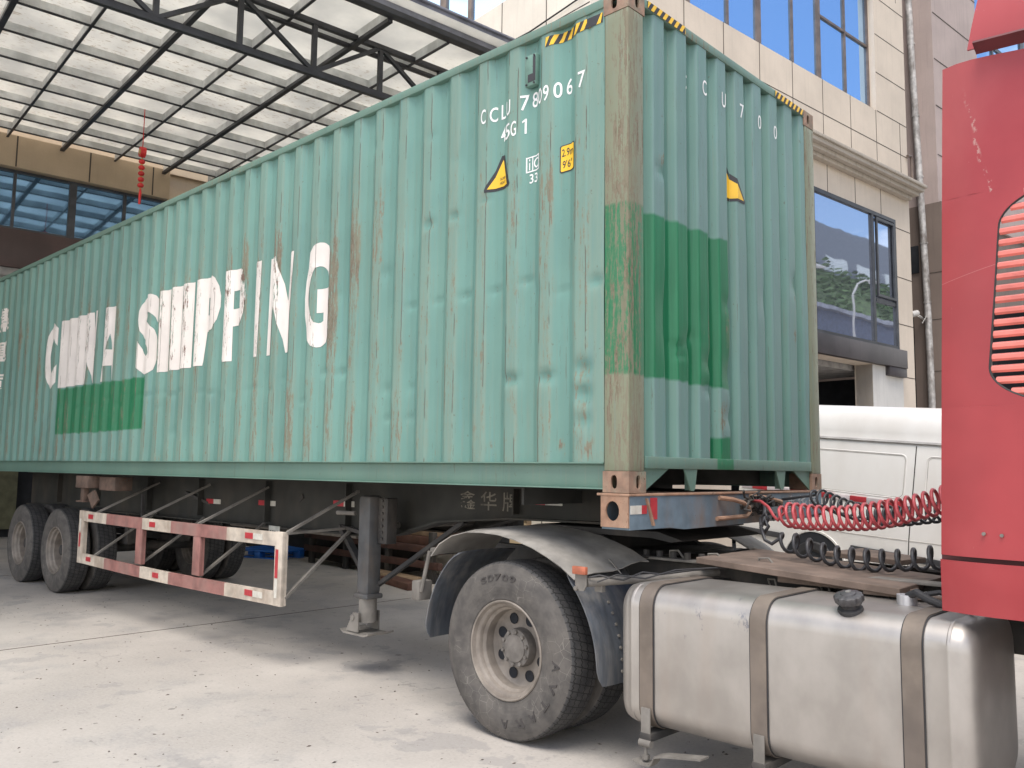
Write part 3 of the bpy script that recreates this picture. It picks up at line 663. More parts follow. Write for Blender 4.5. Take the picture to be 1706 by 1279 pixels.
fit_text(b, 'i', -.797, -.779, 2.000, 2.072, .02, pt, cuts); fit_text(b, 'C', -.752, -.704, 2.004, 2.068, .01, pt, cuts); fit_text(b, '33', -.788, -.712, 1.912, 1.972, .01, pt, cuts)
link('rail_code_mark', b, M_let2, root)
# triangle and height decals
def decal(name, poly, inner, conv, cc, texts, off=.01):
    b = BM(); poly_on(b, poly, conv(.0022), cc, 0); poly_on(b, inner, conv(.0036), cc, 1)
    for t, x0, x1, z0, z1 in texts: fit_text(b, t, x0, x1, z0, z1, off, conv(.0048), cc, 0)
    return link(name, b, [M_blk, M_yel], root)
decal('warning_triangle', [(-1.165, 1.928), (-.945, 1.928), (-.935, 1.945), (-1.006, 2.155), (-1.034, 2.155), (-1.168, 1.945)], [(-1.142, 1.947), (-.963, 1.947), (-1.018, 2.125)], wall_pt, cuts,
      [('SUPER', -1.045, -.985, 1.992, 2.010), ('HEAVY', -1.045, -.985, 1.964, 1.982)], .003)
def rr(x0, x1, z0, z1, r_):
    P = []
    for cx, cz, a in ((x1-r_, z0+r_, -90), (x1-r_, z1-r_, 0), (x0+r_, z1-r_, 90), (x0+r_, z0+r_, 180)):
        for k in range(5): P.append((cx+r_*math.cos(R(a+22.5*k)), cz+r_*math.sin(R(a+22.5*k))))
    return P
decal('height_decal', rr(-.536, -.408, 1.918, 2.092, .012), rr(-.529, -.415, 1.925, 2.085, .010), wall_pt, cuts, [("2.9m", -.521, -.422, 2.018, 2.066), ("9'6\"", -.514, -.432, 1.944, 1.992)], .006)
# hazard tape below the top rail at the corner: side and end
def hazard(name, segs, conv, cc):
    b = BM()
    for (x0, x1, z0, z1) in segs:
        poly_on(b, [(x0, z0), (x1, z0), (x1, z1), (x0, z1)], conv(.0022), cc, 0); p = .062; x = x0-.03
        while x < x1:
            q = [(x, z0), (x+p*.5, z0), (x+p*.5+.035, z1), (x+.035, z1)]; q = [(min(max(u, x0), x1), v) for u, v in q]
            if q[1][0]-q[0][0] > .004 or q[2][0]-q[3][0] > .004:
                if abs(q[0][0]-q[3][0]) < 1e-6 and abs(q[1][0]-q[2][0]) < 1e-6 and q[1][0]-q[0][0] < 1e-4: pass
                else:
                    try: poly_on(b, [q[0], q[1], q[2], q[3]], conv(.0034), cc, 1)
                    except ValueError: pass
            x += p
    return link(name, b, [M_blk, M_yel], root)
hazard('hazard_tape', [(-.64, -.19, 2.752, 2.812)], wall_pt, cuts)
rail_pt = lambda off=.0022: (lambda y, z: (off+.0005, y, z))
hazard('hazard_tape', [(.19, .60, 2.840, 2.888)], rail_pt, ())
hazard('hazard_tape', [(1.80, 2.26, 2.840, 2.888)], rail_pt, ())
def endw(off=.0022): return lambda y, z: (end_x(y, z)+off, y, z)
for t, y0, y1 in (('C', .632, .690), ('C', .808, .858), ('U', 1.055, 1.104), ('7', 1.295, 1.345), ('0', 1.545, 1.590), ('0', 1.788, 1.834)):
    b = BM(); fit_text(b, t, y0, y1, 2.525, 2.625, .004, endw(), sorted(eb)); link('code_letter', b, M_let2, root)
b = BM(); poly_on(b, [(.868, 2.46), (.905, 2.46), (.905, 2.472), (.868, 2.472)], endw(), sorted(eb)); link('code_letter', b, M_let2, root)
b = BM(); pl = [(1.150, 1.925), (1.338, 1.925), (1.345, 1.945), (1.190, 2.150), (1.165, 2.165), (1.150, 2.15)]; poly_on(b, pl, endw(.0022), sorted(eb), 0)
poly_on(b, [(1.152, 1.945), (1.325, 1.945), (1.168, 2.13), (1.152, 2.13)], endw(.0036), sorted(eb), 1); link('warning_triangle', b, [M_blk, M_yel], root)
# ventilator
b = BM(); abox(b, -.795, -.705, -.008, .03, 2.530, 2.735, .004)
link('ventilator', b, worn('vent_plate', (.12, .22, .18), .5, rust=.3, rustcol=(.05, .03, .02)), root)
b = BM(); prism(b, [(-.770, 2.555), (-.708, 2.555), (-.708, 2.715), (-.728, 2.715), (-.728, 2.605), (-.770, 2.605)], 1, -.0105, -.0075); link('vent_slot', b, M_blk, root)
b = BM()
for (x, z) in ((-.782, 2.722), (-.718, 2.722), (-.782, 2.542), (-.718, 2.542)): tube(b, [(x, -.008, z), (x, -.014, z)], .007, 8)
link_split('vent_bolt', b, M_blk, root)

# ================================================================== WHEELS
def make_tyre(name, mat=M_tyre, rad=.53, w=.285, rr_=.292):
    b = BM()
    prof = [(rr_-.006, .035), (rr_+.012, .012), (rr_+.03, .010), (rr_+.06, .000), (rr_+.12, -.006), (rr_+.17, .002), (rad-.035, .016), (rad-.022, .022), (rad-.012, .026), (rad-.004, .036), (rad, .055),
            (rad+.002, w/2), (rad, w-.055), (rad-.004, w-.036), (rad-.03, w-.018), (rr_+.12, w+.006), (rr_+.03, w-.01), (rr_-.006, w-.035)]
    lathe_y(b, prof, seg=96); return b
def make_rim(rr_=.292, deep=.135, w=.285):
    b = BM()
    prof = [(rr_+.004, .030), (rr_+.006, .014), (rr_, .008), (rr_-.008, .012), (rr_-.013, .030), (rr_-.016, .038), (rr_-.030, .044), (rr_-.036, .052), (rr_-.040, .075), (rr_-.056, .090), (rr_-.060, deep), (rr_-.075, deep+.014), (.205, deep+.020), (.150, deep+.022), (.112, deep+.020), (.10, deep+.020)]
    lathe_y(b, prof, seg=64); return b
def wheel(parent, x, y, z, deep=.135, hub=True, text=False, rad=.53, flip=False, name='wheel'):
    """outer face towards -y"""
    e = bpy.data.objects.new(name, None); COL.objects.link(e); e.parent = parent; e.location = (x, y, z); e.empty_display_size = .1
    if flip: e.rotation_euler = (0, 0, math.pi)
    if 'ty%.2f' % rad not in CACHE:
        CACHE['ty%.2f' % rad] = link('tyre', make_tyre('tyre', rad=rad), M_tyre, None); t0 = CACHE['ty%.2f' % rad]; t0.parent = e
    else:
        t0 = CACHE['ty%.2f' % rad].copy(); COL.objects.link(t0); t0.parent = e
    k = 'rim%.3f' % deep
    if k not in CACHE:
        CACHE[k] = link('rim', make_rim(deep=deep), M_rim, None); r0 = CACHE[k]; r0.parent = e
    else:
        r0 = CACHE[k].copy(); COL.objects.link(r0); r0.parent = e
    if hub:
        b = BM(); hd = deep-.03
        lathe_y(b, [(.118, deep+.03), (.118, deep-.0), (.112, hd-.012), (.085, hd-.016), (.082, hd-.024), (.03, hd-.028), (.0005, hd-.028)], seg=40)
        for k2 in range(10):
            a = 2*math.pi*k2/10+.2; c = (.099*math.cos(a), .099*math.sin(a)); tube(b, [(c[0], hd-.010, c[1]), (c[0], hd-.030, c[1])], .0115, 6)
        link('hub', b, M_hub, e)
        b = BM()      # hand holes shown as dark recessed discs cut by rolled lips
        for k2 in range(8):
            a = 2*math.pi*k2/8+.39; c = Vector((.178*math.cos(a), 0, .178*math.sin(a)))
            lathe_y(b, [(.034, deep+.0165), (.034, deep+.0205), (.0005, deep+.0208)], c=(c.x, -.004, c.z), seg=20)
        link_split('hand_hole', b, M_dark, e)
    return e
CACHE = {}

# ================================================================== TRAILER
tr = thing('semi_trailer', 'rusty skeletal container trailer with red and white side guard, under the teal container', 'trailer')
for Yb, nm in ((.75, 1), (1.60, -1)):      # main beams with a cranked gooseneck
    pts = [(-11.9, 1.485), (-.19, 1.485), (-.19, 1.285), (-.80, 1.285), (-1.54, 1.275), (-2.32, 1.215), (-2.87, 1.08), (-3.1, 1.05), (-11.9, 1.02)]
    b = BM(); prism(b, pts, 1, Yb, Yb+.012)
    s = 1 if nm == 1 else -1
    fl = [(-11.9, 1.02), (-3.1, 1.05), (-2.87, 1.08), (-2.32, 1.215), (-1.54, 1.275), (-.80, 1.285), (-.19, 1.285)]
    for (xa, za), (xb, zb) in zip(fl, fl[1:]): prism(b, [(xa, za), (xb, zb), (xb, zb-.014), (xa, za-.014)], 1, Yb-.07, Yb+.082)
    abox(b, -11.9, -.19, Yb-.07, Yb+.08, 1.4855, 1.497)
    for x in (-1.515, -3.55, -4.9, -6.3, -7.6, -9.2, -10.6): abox(b, x-.006, x+.006, Yb-.065, Yb-.001, 1.08 if x < -3 else 1.30, 1.484)
    link('main_beam', b, M_chas, tr)
b = BM()
for x in (-3.3, -4.7, -6.1, -7.4, -9.6, -11.2): abox(b, x-.05, x+.05, .84, 1.59, 1.30, 1.44, .004)
link_split('cross_member', b, M_chasd, tr)
b = BM(); abox(b, -2.6, -.19, .83, 1.60, 1.262, 1.274); link('coupler_plate', b, M_chasd, tr)
# front bolster: hollow box with end plates and a front sheet
b = BM()
plate_with_hole(b, 1, -.002, .010, (-.190, -.004, 1.312, 1.482), (-.110, 1.400), .046, .054, 28)
plate_with_hole(b, 1, 2.428, 2.440, (-.190, -.004, 1.312, 1.482), (-.110, 1.400), .046, .054, 28)
link_split('bolster_end', b, M_bolr, tr)
b = BM(); abox(b, -.215, .006, -.006, 2.444, 1.4825, 1.4965, .003); link('bolster_top', b, M_bolr, tr)
b = BM(); prism(b, [(.010, 1.300), (.010, 1.481), (2.428, 1.481), (2.428, 1.330), (1.9, 1.300), (.55, 1.285), (.40, 1.300)][::-1], 0, -.012, 0.0); abox(b, -.190, -.178, .010, 2.428, 1.312, 1.481)
abox(b, -.19, -.012, .01, 2.428, 1.300, 1.312)
link('bolster_sheet', b, M_bol, tr)
b = BM(); abox(b, .0005, .003, .012, .115, 1.385, 1.432); link('reflector', b, M_tw, tr)
b = BM(); abox(b, .0005, .003, .115, .165, 1.385, 1.432); abox(b, .0005, .004, .20, .265, 1.352, 1.472); link('reflector', b, M_tr, tr)
b = BM(); prism(b, [(.150, 1.470), (.165, 1.470), (.235, 1.318), (.215, 1.318)], 0, .0, .012); link('bracket_bar', b, M_bolr, tr)
b = BM()   # looped cable guard on the bolster
tube(b, [(.012, .93, 1.462), (.05, 1.03, 1.452), (.055, 1.15, 1.43), (.055, 1.22, 1.40), (.055, 1.235, 1.37), (.05, 1.20, 1.345), (.02, 1.05, 1.338), (.012, .90, 1.335)], .014, 8)
tube(b, [(.012, 1.32, 1.47), (.05, 1.45, 1.46), (.08, 1.62, 1.43), (.03, 1.72, 1.41)], .012, 8)
link('cable_guard', b, M_bolr, tr)
b = BM()   # tangle of couplings and short lines
for k in range(26):
    y = 1.20+.011*k+random.uniform(-.05, .05); z = 1.40+random.uniform(-.035, .045)
    P = [(.01+random.random()*.05, y, z)]
    for q in range(4): P.append((P[-1][0]+random.uniform(-.01, .03), P[-1][1]+random.uniform(-.06, .08), P[-1][2]+random.uniform(-.035, .03)))
    tube(b, P, random.choice((.006, .008, .012)), 7)
for y in (1.30, 1.42, 1.52, 1.6): tube(b, [(.0, y, 1.42), (.075, y, 1.42)], .024, 10)
link('coupling', b, M_chasd, tr)
M_f1 = worn('faded_letter', (.42, .44, .44), .7, dirt=(.2, .2, .2), dirtamt=1, scale=14)
M_f2 = worn('chalk_letter', (.22, .20, .16), .8, dirt=(.07, .065, .055), dirtamt=1, scale=22)
for i, t in enumerate('鑫华牌'):   # faint painted characters on the bolster and on the near beam
    b = BM(); fit_text(b, t, 1.86+i*.17, 2.00+i*.17, 1.345, 1.465, .0, lambda y, z: (.0022, y, z)); link('painted_letter', b, M_f1, tr)
    b = BM(); fit_text(b, t, -2.14+i*.23, -1.97+i*.23, 1.315, 1.455, .004, lambda x, z: (x, .7476, z)); link('painted_letter', b, M_f2, tr)
for x, z in ((-1.20, 1.40), (-3.6, 1.30), (-4.9, 1.26), (-6.0, 1.24)):
    b = BM(); abox(b, x-.22, x-.06, .7455, .7485, z-.025, z+.025); link('reflector', b, M_tr, tr)
    b = BM(); abox(b, x-.058, x+.10, .7455, .7485, z-.025, z+.025); link('reflector', b, M_tw, tr)
# landing leg (and far one)
def landing_leg(Y, s):
    b = BM(); abox(b, -2.965, -2.805, Y-.06, Y+.08, .61, 1.40, .035)
    l = link('landing_leg', b, M_dust if False else LEGM, tr)
    b = BM(); abox(b, -2.975, -2.795, Y-.07, Y+.09, .585, .625, .012); link('leg_collar', b, LEGM, l)
    b = BM(); tube(b, [(-2.885, Y+.01, .585), (-2.885, Y+.01, .40)], .072, 20); link('inner_tube', b, M_dust, l)
    b = BM(); prism(b, [(-3.02, .33), (-2.86, .33), (-2.86, .48), (-2.93, .48)], 1, Y-.10, Y-.088); prism(b, [(-3.02, .33), (-2.86, .33), (-2.86, .48), (-2.93, .48)], 1, Y+.10, Y+.112)
    prism(b, [(-3.07, .342), (-3.03, .322), (-2.76, .322), (-2.70, .342), (-2.70, .330), (-2.76, .310), (-3.03, .310), (-3.07, .330)], 1, Y-.12, Y+.13)
    tube(b, [(-2.93, Y-.11, .44), (-2.93, Y+.12, .44)], .022, 14)
    link('leg_foot', b, M_dust, l)
    b = BM(); abox(b, -2.80, -2.68, Y+.02, Y+.12, 1.02, 1.38, .006)
    for k in range(7): tube(b, [(-2.74, Y+.01, 1.06+.05*k), (-2.74, Y+.03, 1.06+.05*k)], .012, 8)
    link('leg_bracket', b, M_chasd, l)
    b = BM(); bar(b, (-3.62, Y+.25, 1.10), (-3.02, Y+.05, .80), .05, .05); bar(b, (-2.1, Y+.32, 1.22), (-2.86, Y+.06, .67), .07, .03); bar(b, (-3.6, Y+.25, 1.10), (-3.0, Y, 1.10), .03, .03)
    link('leg_brace', b, M_chasd, l)
    return l
LEGM = worn('leg_steel', (.085, .088, .092), .7, dirt=(.16, .125, .095), dirtamt=.7, scale=6, streak=False, bump=.3)
l = landing_leg(.45, 1); landing_leg(1.95, -1)
b = BM(); tube(b, [(-3.05, .43, 1.25), (-3.23, .38, 1.25)], .018, 10); tube(b, [(-2.885, .4, 1.15), (-2.885, 2.0, 1.15)], .03, 10); link('crank_shaft', b, M_dust, l)
# wheels: three axles
for x in (-9.08, -10.45):
    wheel(tr, x, .17, .53, deep=.17, hub=False); wheel(tr, x, .50, .53, deep=.17, hub=False)
    wheel(tr, x, 1.98, .53, deep=.17, hub=False); wheel(tr, x, 2.31, .53, deep=.17, hub=False)
b = BM()
for x in (-9.08, -10.45):
    tube(b, [(x, .26, .53), (x, 2.2, .53)], .065, 12)
    for y in (.85, 1.55): abox(b, x-.55, x+.55, y, y+.09, .60, .68, .01); abox(b, x+.55, x+.65, y-.02, y+.11, .62, 1.02)
link('axle', b, M_chasd, tr)
b = BM(); lathe_y(b, [(.0005, 0), (.17, 0), (.19, .02), (.19, .2)], c=(-9.08, .38, .53), seg=30); lathe_y(b, [(.0005, 0), (.17, 0), (.19, .02), (.19, .2)], c=(-10.45, .38, .53), seg=30); link_split('brake_drum', b, M_chasd, tr)
# twist-lock bracket on the middle cross member
b = BM(); abox(b, -7.98, -7.60, -.005, .16, 1.35, 1.49, .01); abox(b, -7.55, -7.10, .10, .30, 1.33, 1.485, .01); abox(b, -7.90, -7.80, .03, .09, 1.20, 1.36, .005); abox(b, -8.0, -7.78, .02, .10, 1.185, 1.20)
prism(b, [(-7.75, 1.27), (-7.55, 1.33), (-7.42, 1.22), (-7.58, 1.12)], 1, .05, .07)
link('twist_lock_bracket', b, worn('dull_rusty_steel', (.13, .085, .065), .8, dirt=(.07, .055, .045), dirtamt=.7, rust=.3, scale=12, bump=.4), tr)
# side guard
def guard(parent):
    g = BM(); X0, X1 = -7.80, -3.43
    def z_t(x): return 1.090-.012*(x-X0)/(X1-X0)
    rows = [('top', .117), ('bottom', .112)]
    xs_ = [X0+.13, -7.02, -6.10, -5.45, -4.35, X1-.115]
    for kind in (0, 1):
        for i in range(5):
            a, c = xs_[i], xs_[i+1]; sag = lambda x: -.020*math.sin(math.pi*(x-X0)/(X1-X0))*(1 if kind else .3)
            b = BM(); z0 = (.975 if kind == 0 else .500); hgt = .112
            n_ = 6; P0 = [(a+(c-a)*k/n_, z0+sag(a+(c-a)*k/n_)) for k in range(n_+1)]
            pts = P0+[(x, z+hgt) for x, z in P0[::-1]]
            prism(b, pts, 1, 0.0, .03); link('guard_rail', b, M_wht if i % 2 == 0 else M_red, parent)
    for x0, x1, m in ((X0, X0+.13, M_wht), (-6.24, -6.10, M_red), (-4.98, -4.84, M_red), (X1-.115, X1, M_wht)):
        b = BM(); big_ = m is M_wht
        abox(b, x0, x1, -.002 if big_ else .003, .028, .497 if big_ else .612, 1.092 if big_ else .975, .002)
        abox(b, x1-.006 if x0 < -5 and big_ and False else x1-.012, x1, .029, .050, .50 if big_ else .612, 1.09 if big_ else .97); link('guard_post', b, m, parent)
    for (x, z) in ((-7.45, 1.03), (-5.85, 1.025), (-3.95, 1.03), (-7.45, .555), (-5.72, .535), (-3.92, .555)):
        b = BM(); abox(b, x-.075, x+.055, -.0045, -.0005, z-.022, z+.028); link('reflector', b, M_tr, parent)
        if x > -4.5: b = BM(); abox(b, x+.058, x+.21, -.0045, -.0005, z-.022, z+.028); link('reflector', b, M_tw, parent)
    for (x, z0, z1, m) in ((-3.505, .72, .95, M_tr), (-3.505, .56, .715, M_tw), (-7.745, .68, .84, M_tr), (-7.745, .86, 1.0, M_tw)):
        b = BM(); abox(b, x-.022, x+.018, -.0055, -.0025, z0, z1); link('reflector', b, m, parent)
guard(tr)
b = BM()
for p, q in (((-3.44, .04, 1.085), (-3.35, .68, 1.42)), ((-3.44, .04, .56), (-3.45, .70, 1.10)), ((-3.44, .04, 1.08), (-3.45, .70, 1.10)), ((-4.98, .04, 1.075), (-4.9, .72, 1.42)), ((-4.9, .04, .6), (-4.95, .72, 1.06)),
             ((-6.2, .04, 1.08), (-6.1, .72, 1.42)), ((-6.2, .04, .6), (-6.2, .72, 1.06)), ((-7.4, .04, 1.08), (-7.35, .72, 1.42)), ((-7.4, .04, .6), (-7.4, .72, 1.06))):
    bar(b, p, q, .035, .02)
link_split('guard_stay', b, M_dust, tr)
# under-frame clutter: diagonal stays, valve tank, white number plate
b = BM()
bar(b, (-7.2, .9, 1.30), (-5.2, 1.2, .95), .10, .05); bar(b, (-6.6, .7, 1.32), (-5.4, .9, 1.02), .05, .03); bar(b, (-7.05, .4, 1.30), (-7.05, .42, .72), .03, .03); bar(b, (-4.3, .8, 1.35), (-4.9, .9, 1.0), .13, .05)
link_split('diagonal_stay', b, M_chasd, tr)
b = BM(); abox(b, -6.0, -3.7, .92, .97, .98, 1.05, .004); link('tool_rail', b, M_dust, tr)
b = BM(); abox(b, -4.46, -4.27, .48, .484, .94, 1.075, .001); link('number_card', b, worn('pale_card', (.42, .42, .38), .6, scale=9), tr)
b = BM()
fit_text(b, '59M', -4.44, -4.30, .985, 1.035, .0, lambda x, z: (x, .4785, z)); link('painted_letters', b, M_blk, tr)

# ================================================================== TRACTOR TRUCK
tk = thing('tractor_truck', 'red tractor truck with dusty rear wheel and silver fuel tank, coupled to the trailer', 'truck')
b = BM()
for y in (.80, 1.58):
    abox(b, -1.9, 4.4, y, y+.012, .80, 1.06, .002); abox(b, -1.9, 4.4, y-.0 if y < 1 else y-.07, y+.08 if y < 1 else y+.012, 1.0605, 1.075); abox(b, -1.9, 4.4, y if y < 1 else y-.07, y+.08 if y < 1 else y+.012, .788, .7995)
for x in (-1.85, -.2, 1.4, 3.0, 4.3): abox(b, x-.05, x+.05, .812, 1.58, .82, 1.04)
link('chassis_frame', b, M_chasd, tk)
w0 = wheel(tk, -.93, .0, .53, deep=.15)
wheel(tk, -.93, .34, .53, deep=.17, hub=False); wheel(tk, -.93, 1.82, .53, deep=.17, hub=False); wheel(tk, -.93, 2.44, .53, deep=.15, flip=True)
b = BM(); tube(b, [(-.93, .2, .53), (-.93, 2.3, .53)], .09, 14); lathe_y(b, [(.0005, .92), (.16, .95), (.24, 1.1), (.26, 1.22), (.24, 1.34), (.16, 1.5), (.0005, 1.52)], c=(-.93, 0, .53), seg=24); link('rear_axle', b, M_chasd, tk)
# raised sidewall lettering
tyo = [c for c in bpy.data.objects if c.parent == w0 and c.name.startswith('tyre')][0]
def arc_text(b, txt, r0, r1, a_start, step_, mirror=1, wr=.8):
    for i, t in enumerate(txt):
        a = R(a_start+step_*i); 
        if t == ' ': continue
        def cv(u, v, a=a): 
            rr__ = (r0+r1)/2+v*(1 if step_ < 0 else -1); da = u/((r0+r1)/2)*(-1 if step_ < 0 else 1)
            return (rr__*math.cos(a+da), -.0075, rr__*math.sin(a+da))
        h = (r1-r0); fit_text(b, t, -h*wr/2, h*wr/2, -h/2, h/2, .02, cv)
M_tl = worn('raised_rubber', (.055, .050, .048), .8, var=.2, scale=20)
def ring_word(txt, r0, r1, a0, st_, wr):
    for i, t in enumerate(txt):
        b = BM(); arc_text(b, t, r0, r1, a0+st_*i, st_, wr=wr); ret = bmesh.ops.extrude_face_region(b, geom=b.faces[:])
        for v in [g for g in ret['geom'] if isinstance(g, bmesh.types.BMVert)]: v.co.y += .012
        link('sidewall_letter', b, M_tl, tyo)
ring_word('SD709', .412, .455, 113, -8.2, 1.15); ring_word('AVTARA', .398, .450, -4, -16.5, 1.25)
# --- top fender sheet
def fender(Y0, Y1, mir=False):
    path = [(-1.60, 1.06), (-1.52, 1.145), (-1.40, 1.205), (-1.26, 1.238), (-1.12, 1.243), (-.98, 1.238), (-.84, 1.215), (-.70, 1.18), (-.58, 1.135), (-.47, 1.085), (-.39, 1.035), (-.37, 1.022)]
    rows = []; n_ = 9
    for j in range(n_):
        t = j/(n_-1); rows.append([])
        for i, (x, z) in enumerate(path):
            e = i/(len(path)-1); xx = x+t*.10*e; zz = z+.020*math.sin(t*9+i*.6)*(e**2)*t+t*.05*e**2-.012*(1-t)**3
            if t == 0: zz -= .006
            rows[-1].append((xx, Y0+(Y1-Y0)*t, zz))
    b = BM(); sheet(b, rows, .006); return b
link('fender', fender(-.01, .58), M_fend, tk); link('fender', fender(2.45, 1.84), M_fend, tk)
def arc_plate(Y0, Y1, r, a0, a1, crown=.02, n_=16, m_=8, cx=-.93, cz=.50, rtop=None):
    rows = []
    for j in range(m_+1):
        t = j/m_; rows.append([])
        for i in range(n_+1):
            s_ = i/n_; a = R(a0+(a1-a0)*s_); rr__ = r-(crown*(2*t-1)**2)
            y = Y0+(Y1-Y0)*t
            if t == 0: y += .05*(max(0, s_-.85)/.15)**2+.03*(max(0, .12-s_)/.12)**2
            rows[-1].append((cx+rr__*math.cos(a), y, cz+rr__*math.sin(a)))
    b = BM(); sheet(b, rows, .008); return b
for (Y0, Y1) in ((.0, .56), (2.44, 1.86)):
    link('mudguard', arc_plate(Y0, Y1, .735, 49, -5), M_mud, tk)
    link('rear_mudflap', arc_plate(Y0, Y1, .735, 127, 180, .012), M_mud, tk)
b = BM()
for k in range(7): a = R(30-5*k); tube(b, [(-.93+.733*math.cos(a), .20, .50+.733*math.sin(a)), (-.93+.745*math.cos(a), .20, .50+.745*math.sin(a))], .009, 8)
bar(b, (-.30, .34, 1.02), (-.36, .30, 1.10), .03, .006)
link_split('rivet', b, M_dust, tk)
# rear lamp bracket
b = BM(); tube(b, [(-1.66, .05, 1.07), (-1.60, .3, 1.07)], .022, 10); tube(b, [(-1.645, .02, 1.07), (-1.70, .0, .80)], .014, 8); link('lamp_bracket', b, M_dust, tk)
b = BM(); abox(b, -1.78, -1.70, -.02, .10, .74, .87, .012); link('tail_lamp', b, M_dust, tk)
# side marker on tube
b = BM(); tube(b, [(-.27, -.02, 1.00), (-.15, .18, 1.01), (-.02, .42, 1.02), (.1, .75, 1.03)], .024, 12)
prism(b, [(-.335, 1.05), (-.255, 1.05), (-.255, .985), (-.275, .955), (-.305, .955), (-.335, .985)], 1, -.045, -.036)
tube(b, [(-.33, -.05, .965), (-.33, -.01, .965)], .014, 8); tube(b, [(-.33, -.05, .965), (-.33, -.052, .965)], .010, 8)
abox(b, -.27, -.22, .05, .08, .945, .985); link('marker_arm', b, M_dust, tk)
b = BM(); abox(b, -.345, -.250, -.062, -.038, 1.045, 1.088, .004); link('side_marker', b, M_orn, tk)
b = BM()
tube(b, [(-.25, -.03, 1.03), (-.2, .0, 1.045), (-.16, .05, 1.03), (-.11, .1, 1.02), (-.05, .2, 1.06), (0, .3, 1.045), (.08, .5, 1.06), (.3, .7, 1.09)], .006, 6)
tube(b, [(-.2, -.02, 1.01), (-.12, .05, 1.05), (-.02, .18, 1.03), (.06, .36, 1.07), (.25, .7, 1.08)], .005, 6)
link('cable', b, M_rub, tk)
# fifth wheel
b = BM(); prism(b, [(-1.55, 1.20), (-1.3, 1.245), (-.30, 1.245), (-.12, 1.20), (-.2, 1.185), (-.35, 1.205), (-1.3, 1.205), (-1.5, 1.18)], 1, .72, 1.72)
abox(b, -.95, -.75, .78, 1.66, 1.09, 1.205, .02); abox(b, -1.3, -.35, .70, 1.74, 1.0765, 1.095, .004)
for y in (.74, 1.64): prism(b, [(-1.15, 1.095), (-.55, 1.095), (-.75, 1.20), (-.95, 1.20)], 1, y, y+.05)
for k in range(5): tube(b, [(-.4+.1*k, .74, 1.08), (-.4+.1*k, .74, 1.13)], .02, 8)
link('fifth_wheel', b, M_chasd, tk)
b = BM(); abox(b, -.45, 1.75, .70, .80, 1.076, 1.090, .002)
for x in (-.25, .02, .35): tube(b, [(x, .78, 1.09), (x, .78, 1.13), (x+.06, .78, 1.135), (x+.10, .78, 1.09)], .007, 6)
for x in (.45, .75, 1.1): tube(b, [(x, .72, .98), (x, .69, 1.03), (x+.05, .67, 1.035), (x+.06, .67, .99)], .006, 6)
link('frame_bracket', b, M_dust, tk)
# deck boards
def slab(name, corners, th, mat, parent):
    b = BM(); A = [b.verts.new(c) for c in corners]; B = [b.verts.new((c[0], c[1], c[2]-th)) for c in corners]; n_ = len(A); fs = [b.faces.new(A), b.faces.new(B[::-1])]
    for i in range(n_): fs.append(b.faces.new((A[i], B[i], B[(i+1) % n_], A[(i+1) % n_])))
    bmesh.ops.recalc_face_normals(b, faces=fs); bmesh.ops.bevel(b, geom=b.edges[:], offset=.003, segments=1, affect='EDGES'); return link(name, b, mat, parent)
slab('deck_board', [(.045, .60, 1.125), (1.24, .46, 1.078), (1.24, 1.12, 1.085), (.02, 1.42, 1.125)], .035, M_wood, tk)
slab('deck_board', [(.46, 1.42, 1.14), (.98, 1.22, 1.14), (1.02, 1.52, 1.14), (.52, 1.85, 1.14)], .03, M_wood, tk)
b = BM(); abox(b, .55, 1.25, .60, .70, 1.03, 1.062, .004); abox(b, 1.05, 1.6, .50, .56, 1.03, 1.05, .002); link('board_support', b, M_wood, tk)
b = BM(); abox(b, 1.27, 1.75, .55, 1.0, 1.03, 1.045, .003); link('step_plate', b, worn('chequer_plate', (.42, .40, .37), .5, .5), tk)
# --- fuel tank with rounded section
def rounded(y0, y1, z0, z1, r, seg=8):
    P = []
    for cy, cz, a in ((y0+r, z1-r, 90), (y0+r, z0+r, 180), (y1-r, z0+r, 270), (y1-r, z1-r, 0)):
        for k in range(seg+1): P.append((cy+r*math.cos(R(a+90*k/seg)), cz+r*math.sin(R(a+90*k/seg))))
    return P
TY0, TY1, TZ0, TZ1 = -.03, .63, .30, 1.02
def tank_ring(b, x, ins, r=.115): return [b.verts.new((x, p[0], p[1])) for p in rounded(TY0+ins, TY1-ins, TZ0+ins, TZ1-ins, max(.02, r-ins*.5))]
b = BM(); rings = []
for x, ins in ((-.055, .10), (-.050, .06), (-.038, .030), (-.018, .010), (.010, .001), (.030, 0), (.034, -.003), (.044, -.003), (.048, 0)): rings.append(tank_ring(b, x, ins))
XE = 1.587
for k in range(1, 16): rings.append(tank_ring(b, .048+(XE-.048)*k/15, 0))
for x, ins in ((.004, -.003), (.014, -.003), (.018, 0), (.043, .002), (.068, .012), (.090, .034), (.101, .065), (.105, .11), (.103, .17)): rings.append(tank_ring(b, XE+x, ins))
for a, c in zip(rings, rings[1:]):
    for k in range(len(a)): b.faces.new((a[k], a[(k+1) % len(a)], c[(k+1) % len(a)], c[k]))
b.faces.new(rings[0][::-1]); b.faces.new(rings[-1]); bmesh.ops.recalc_face_normals(b, faces=b.faces[:])
tank = link('fuel_tank', b, M_alu, tk, sharp=40)
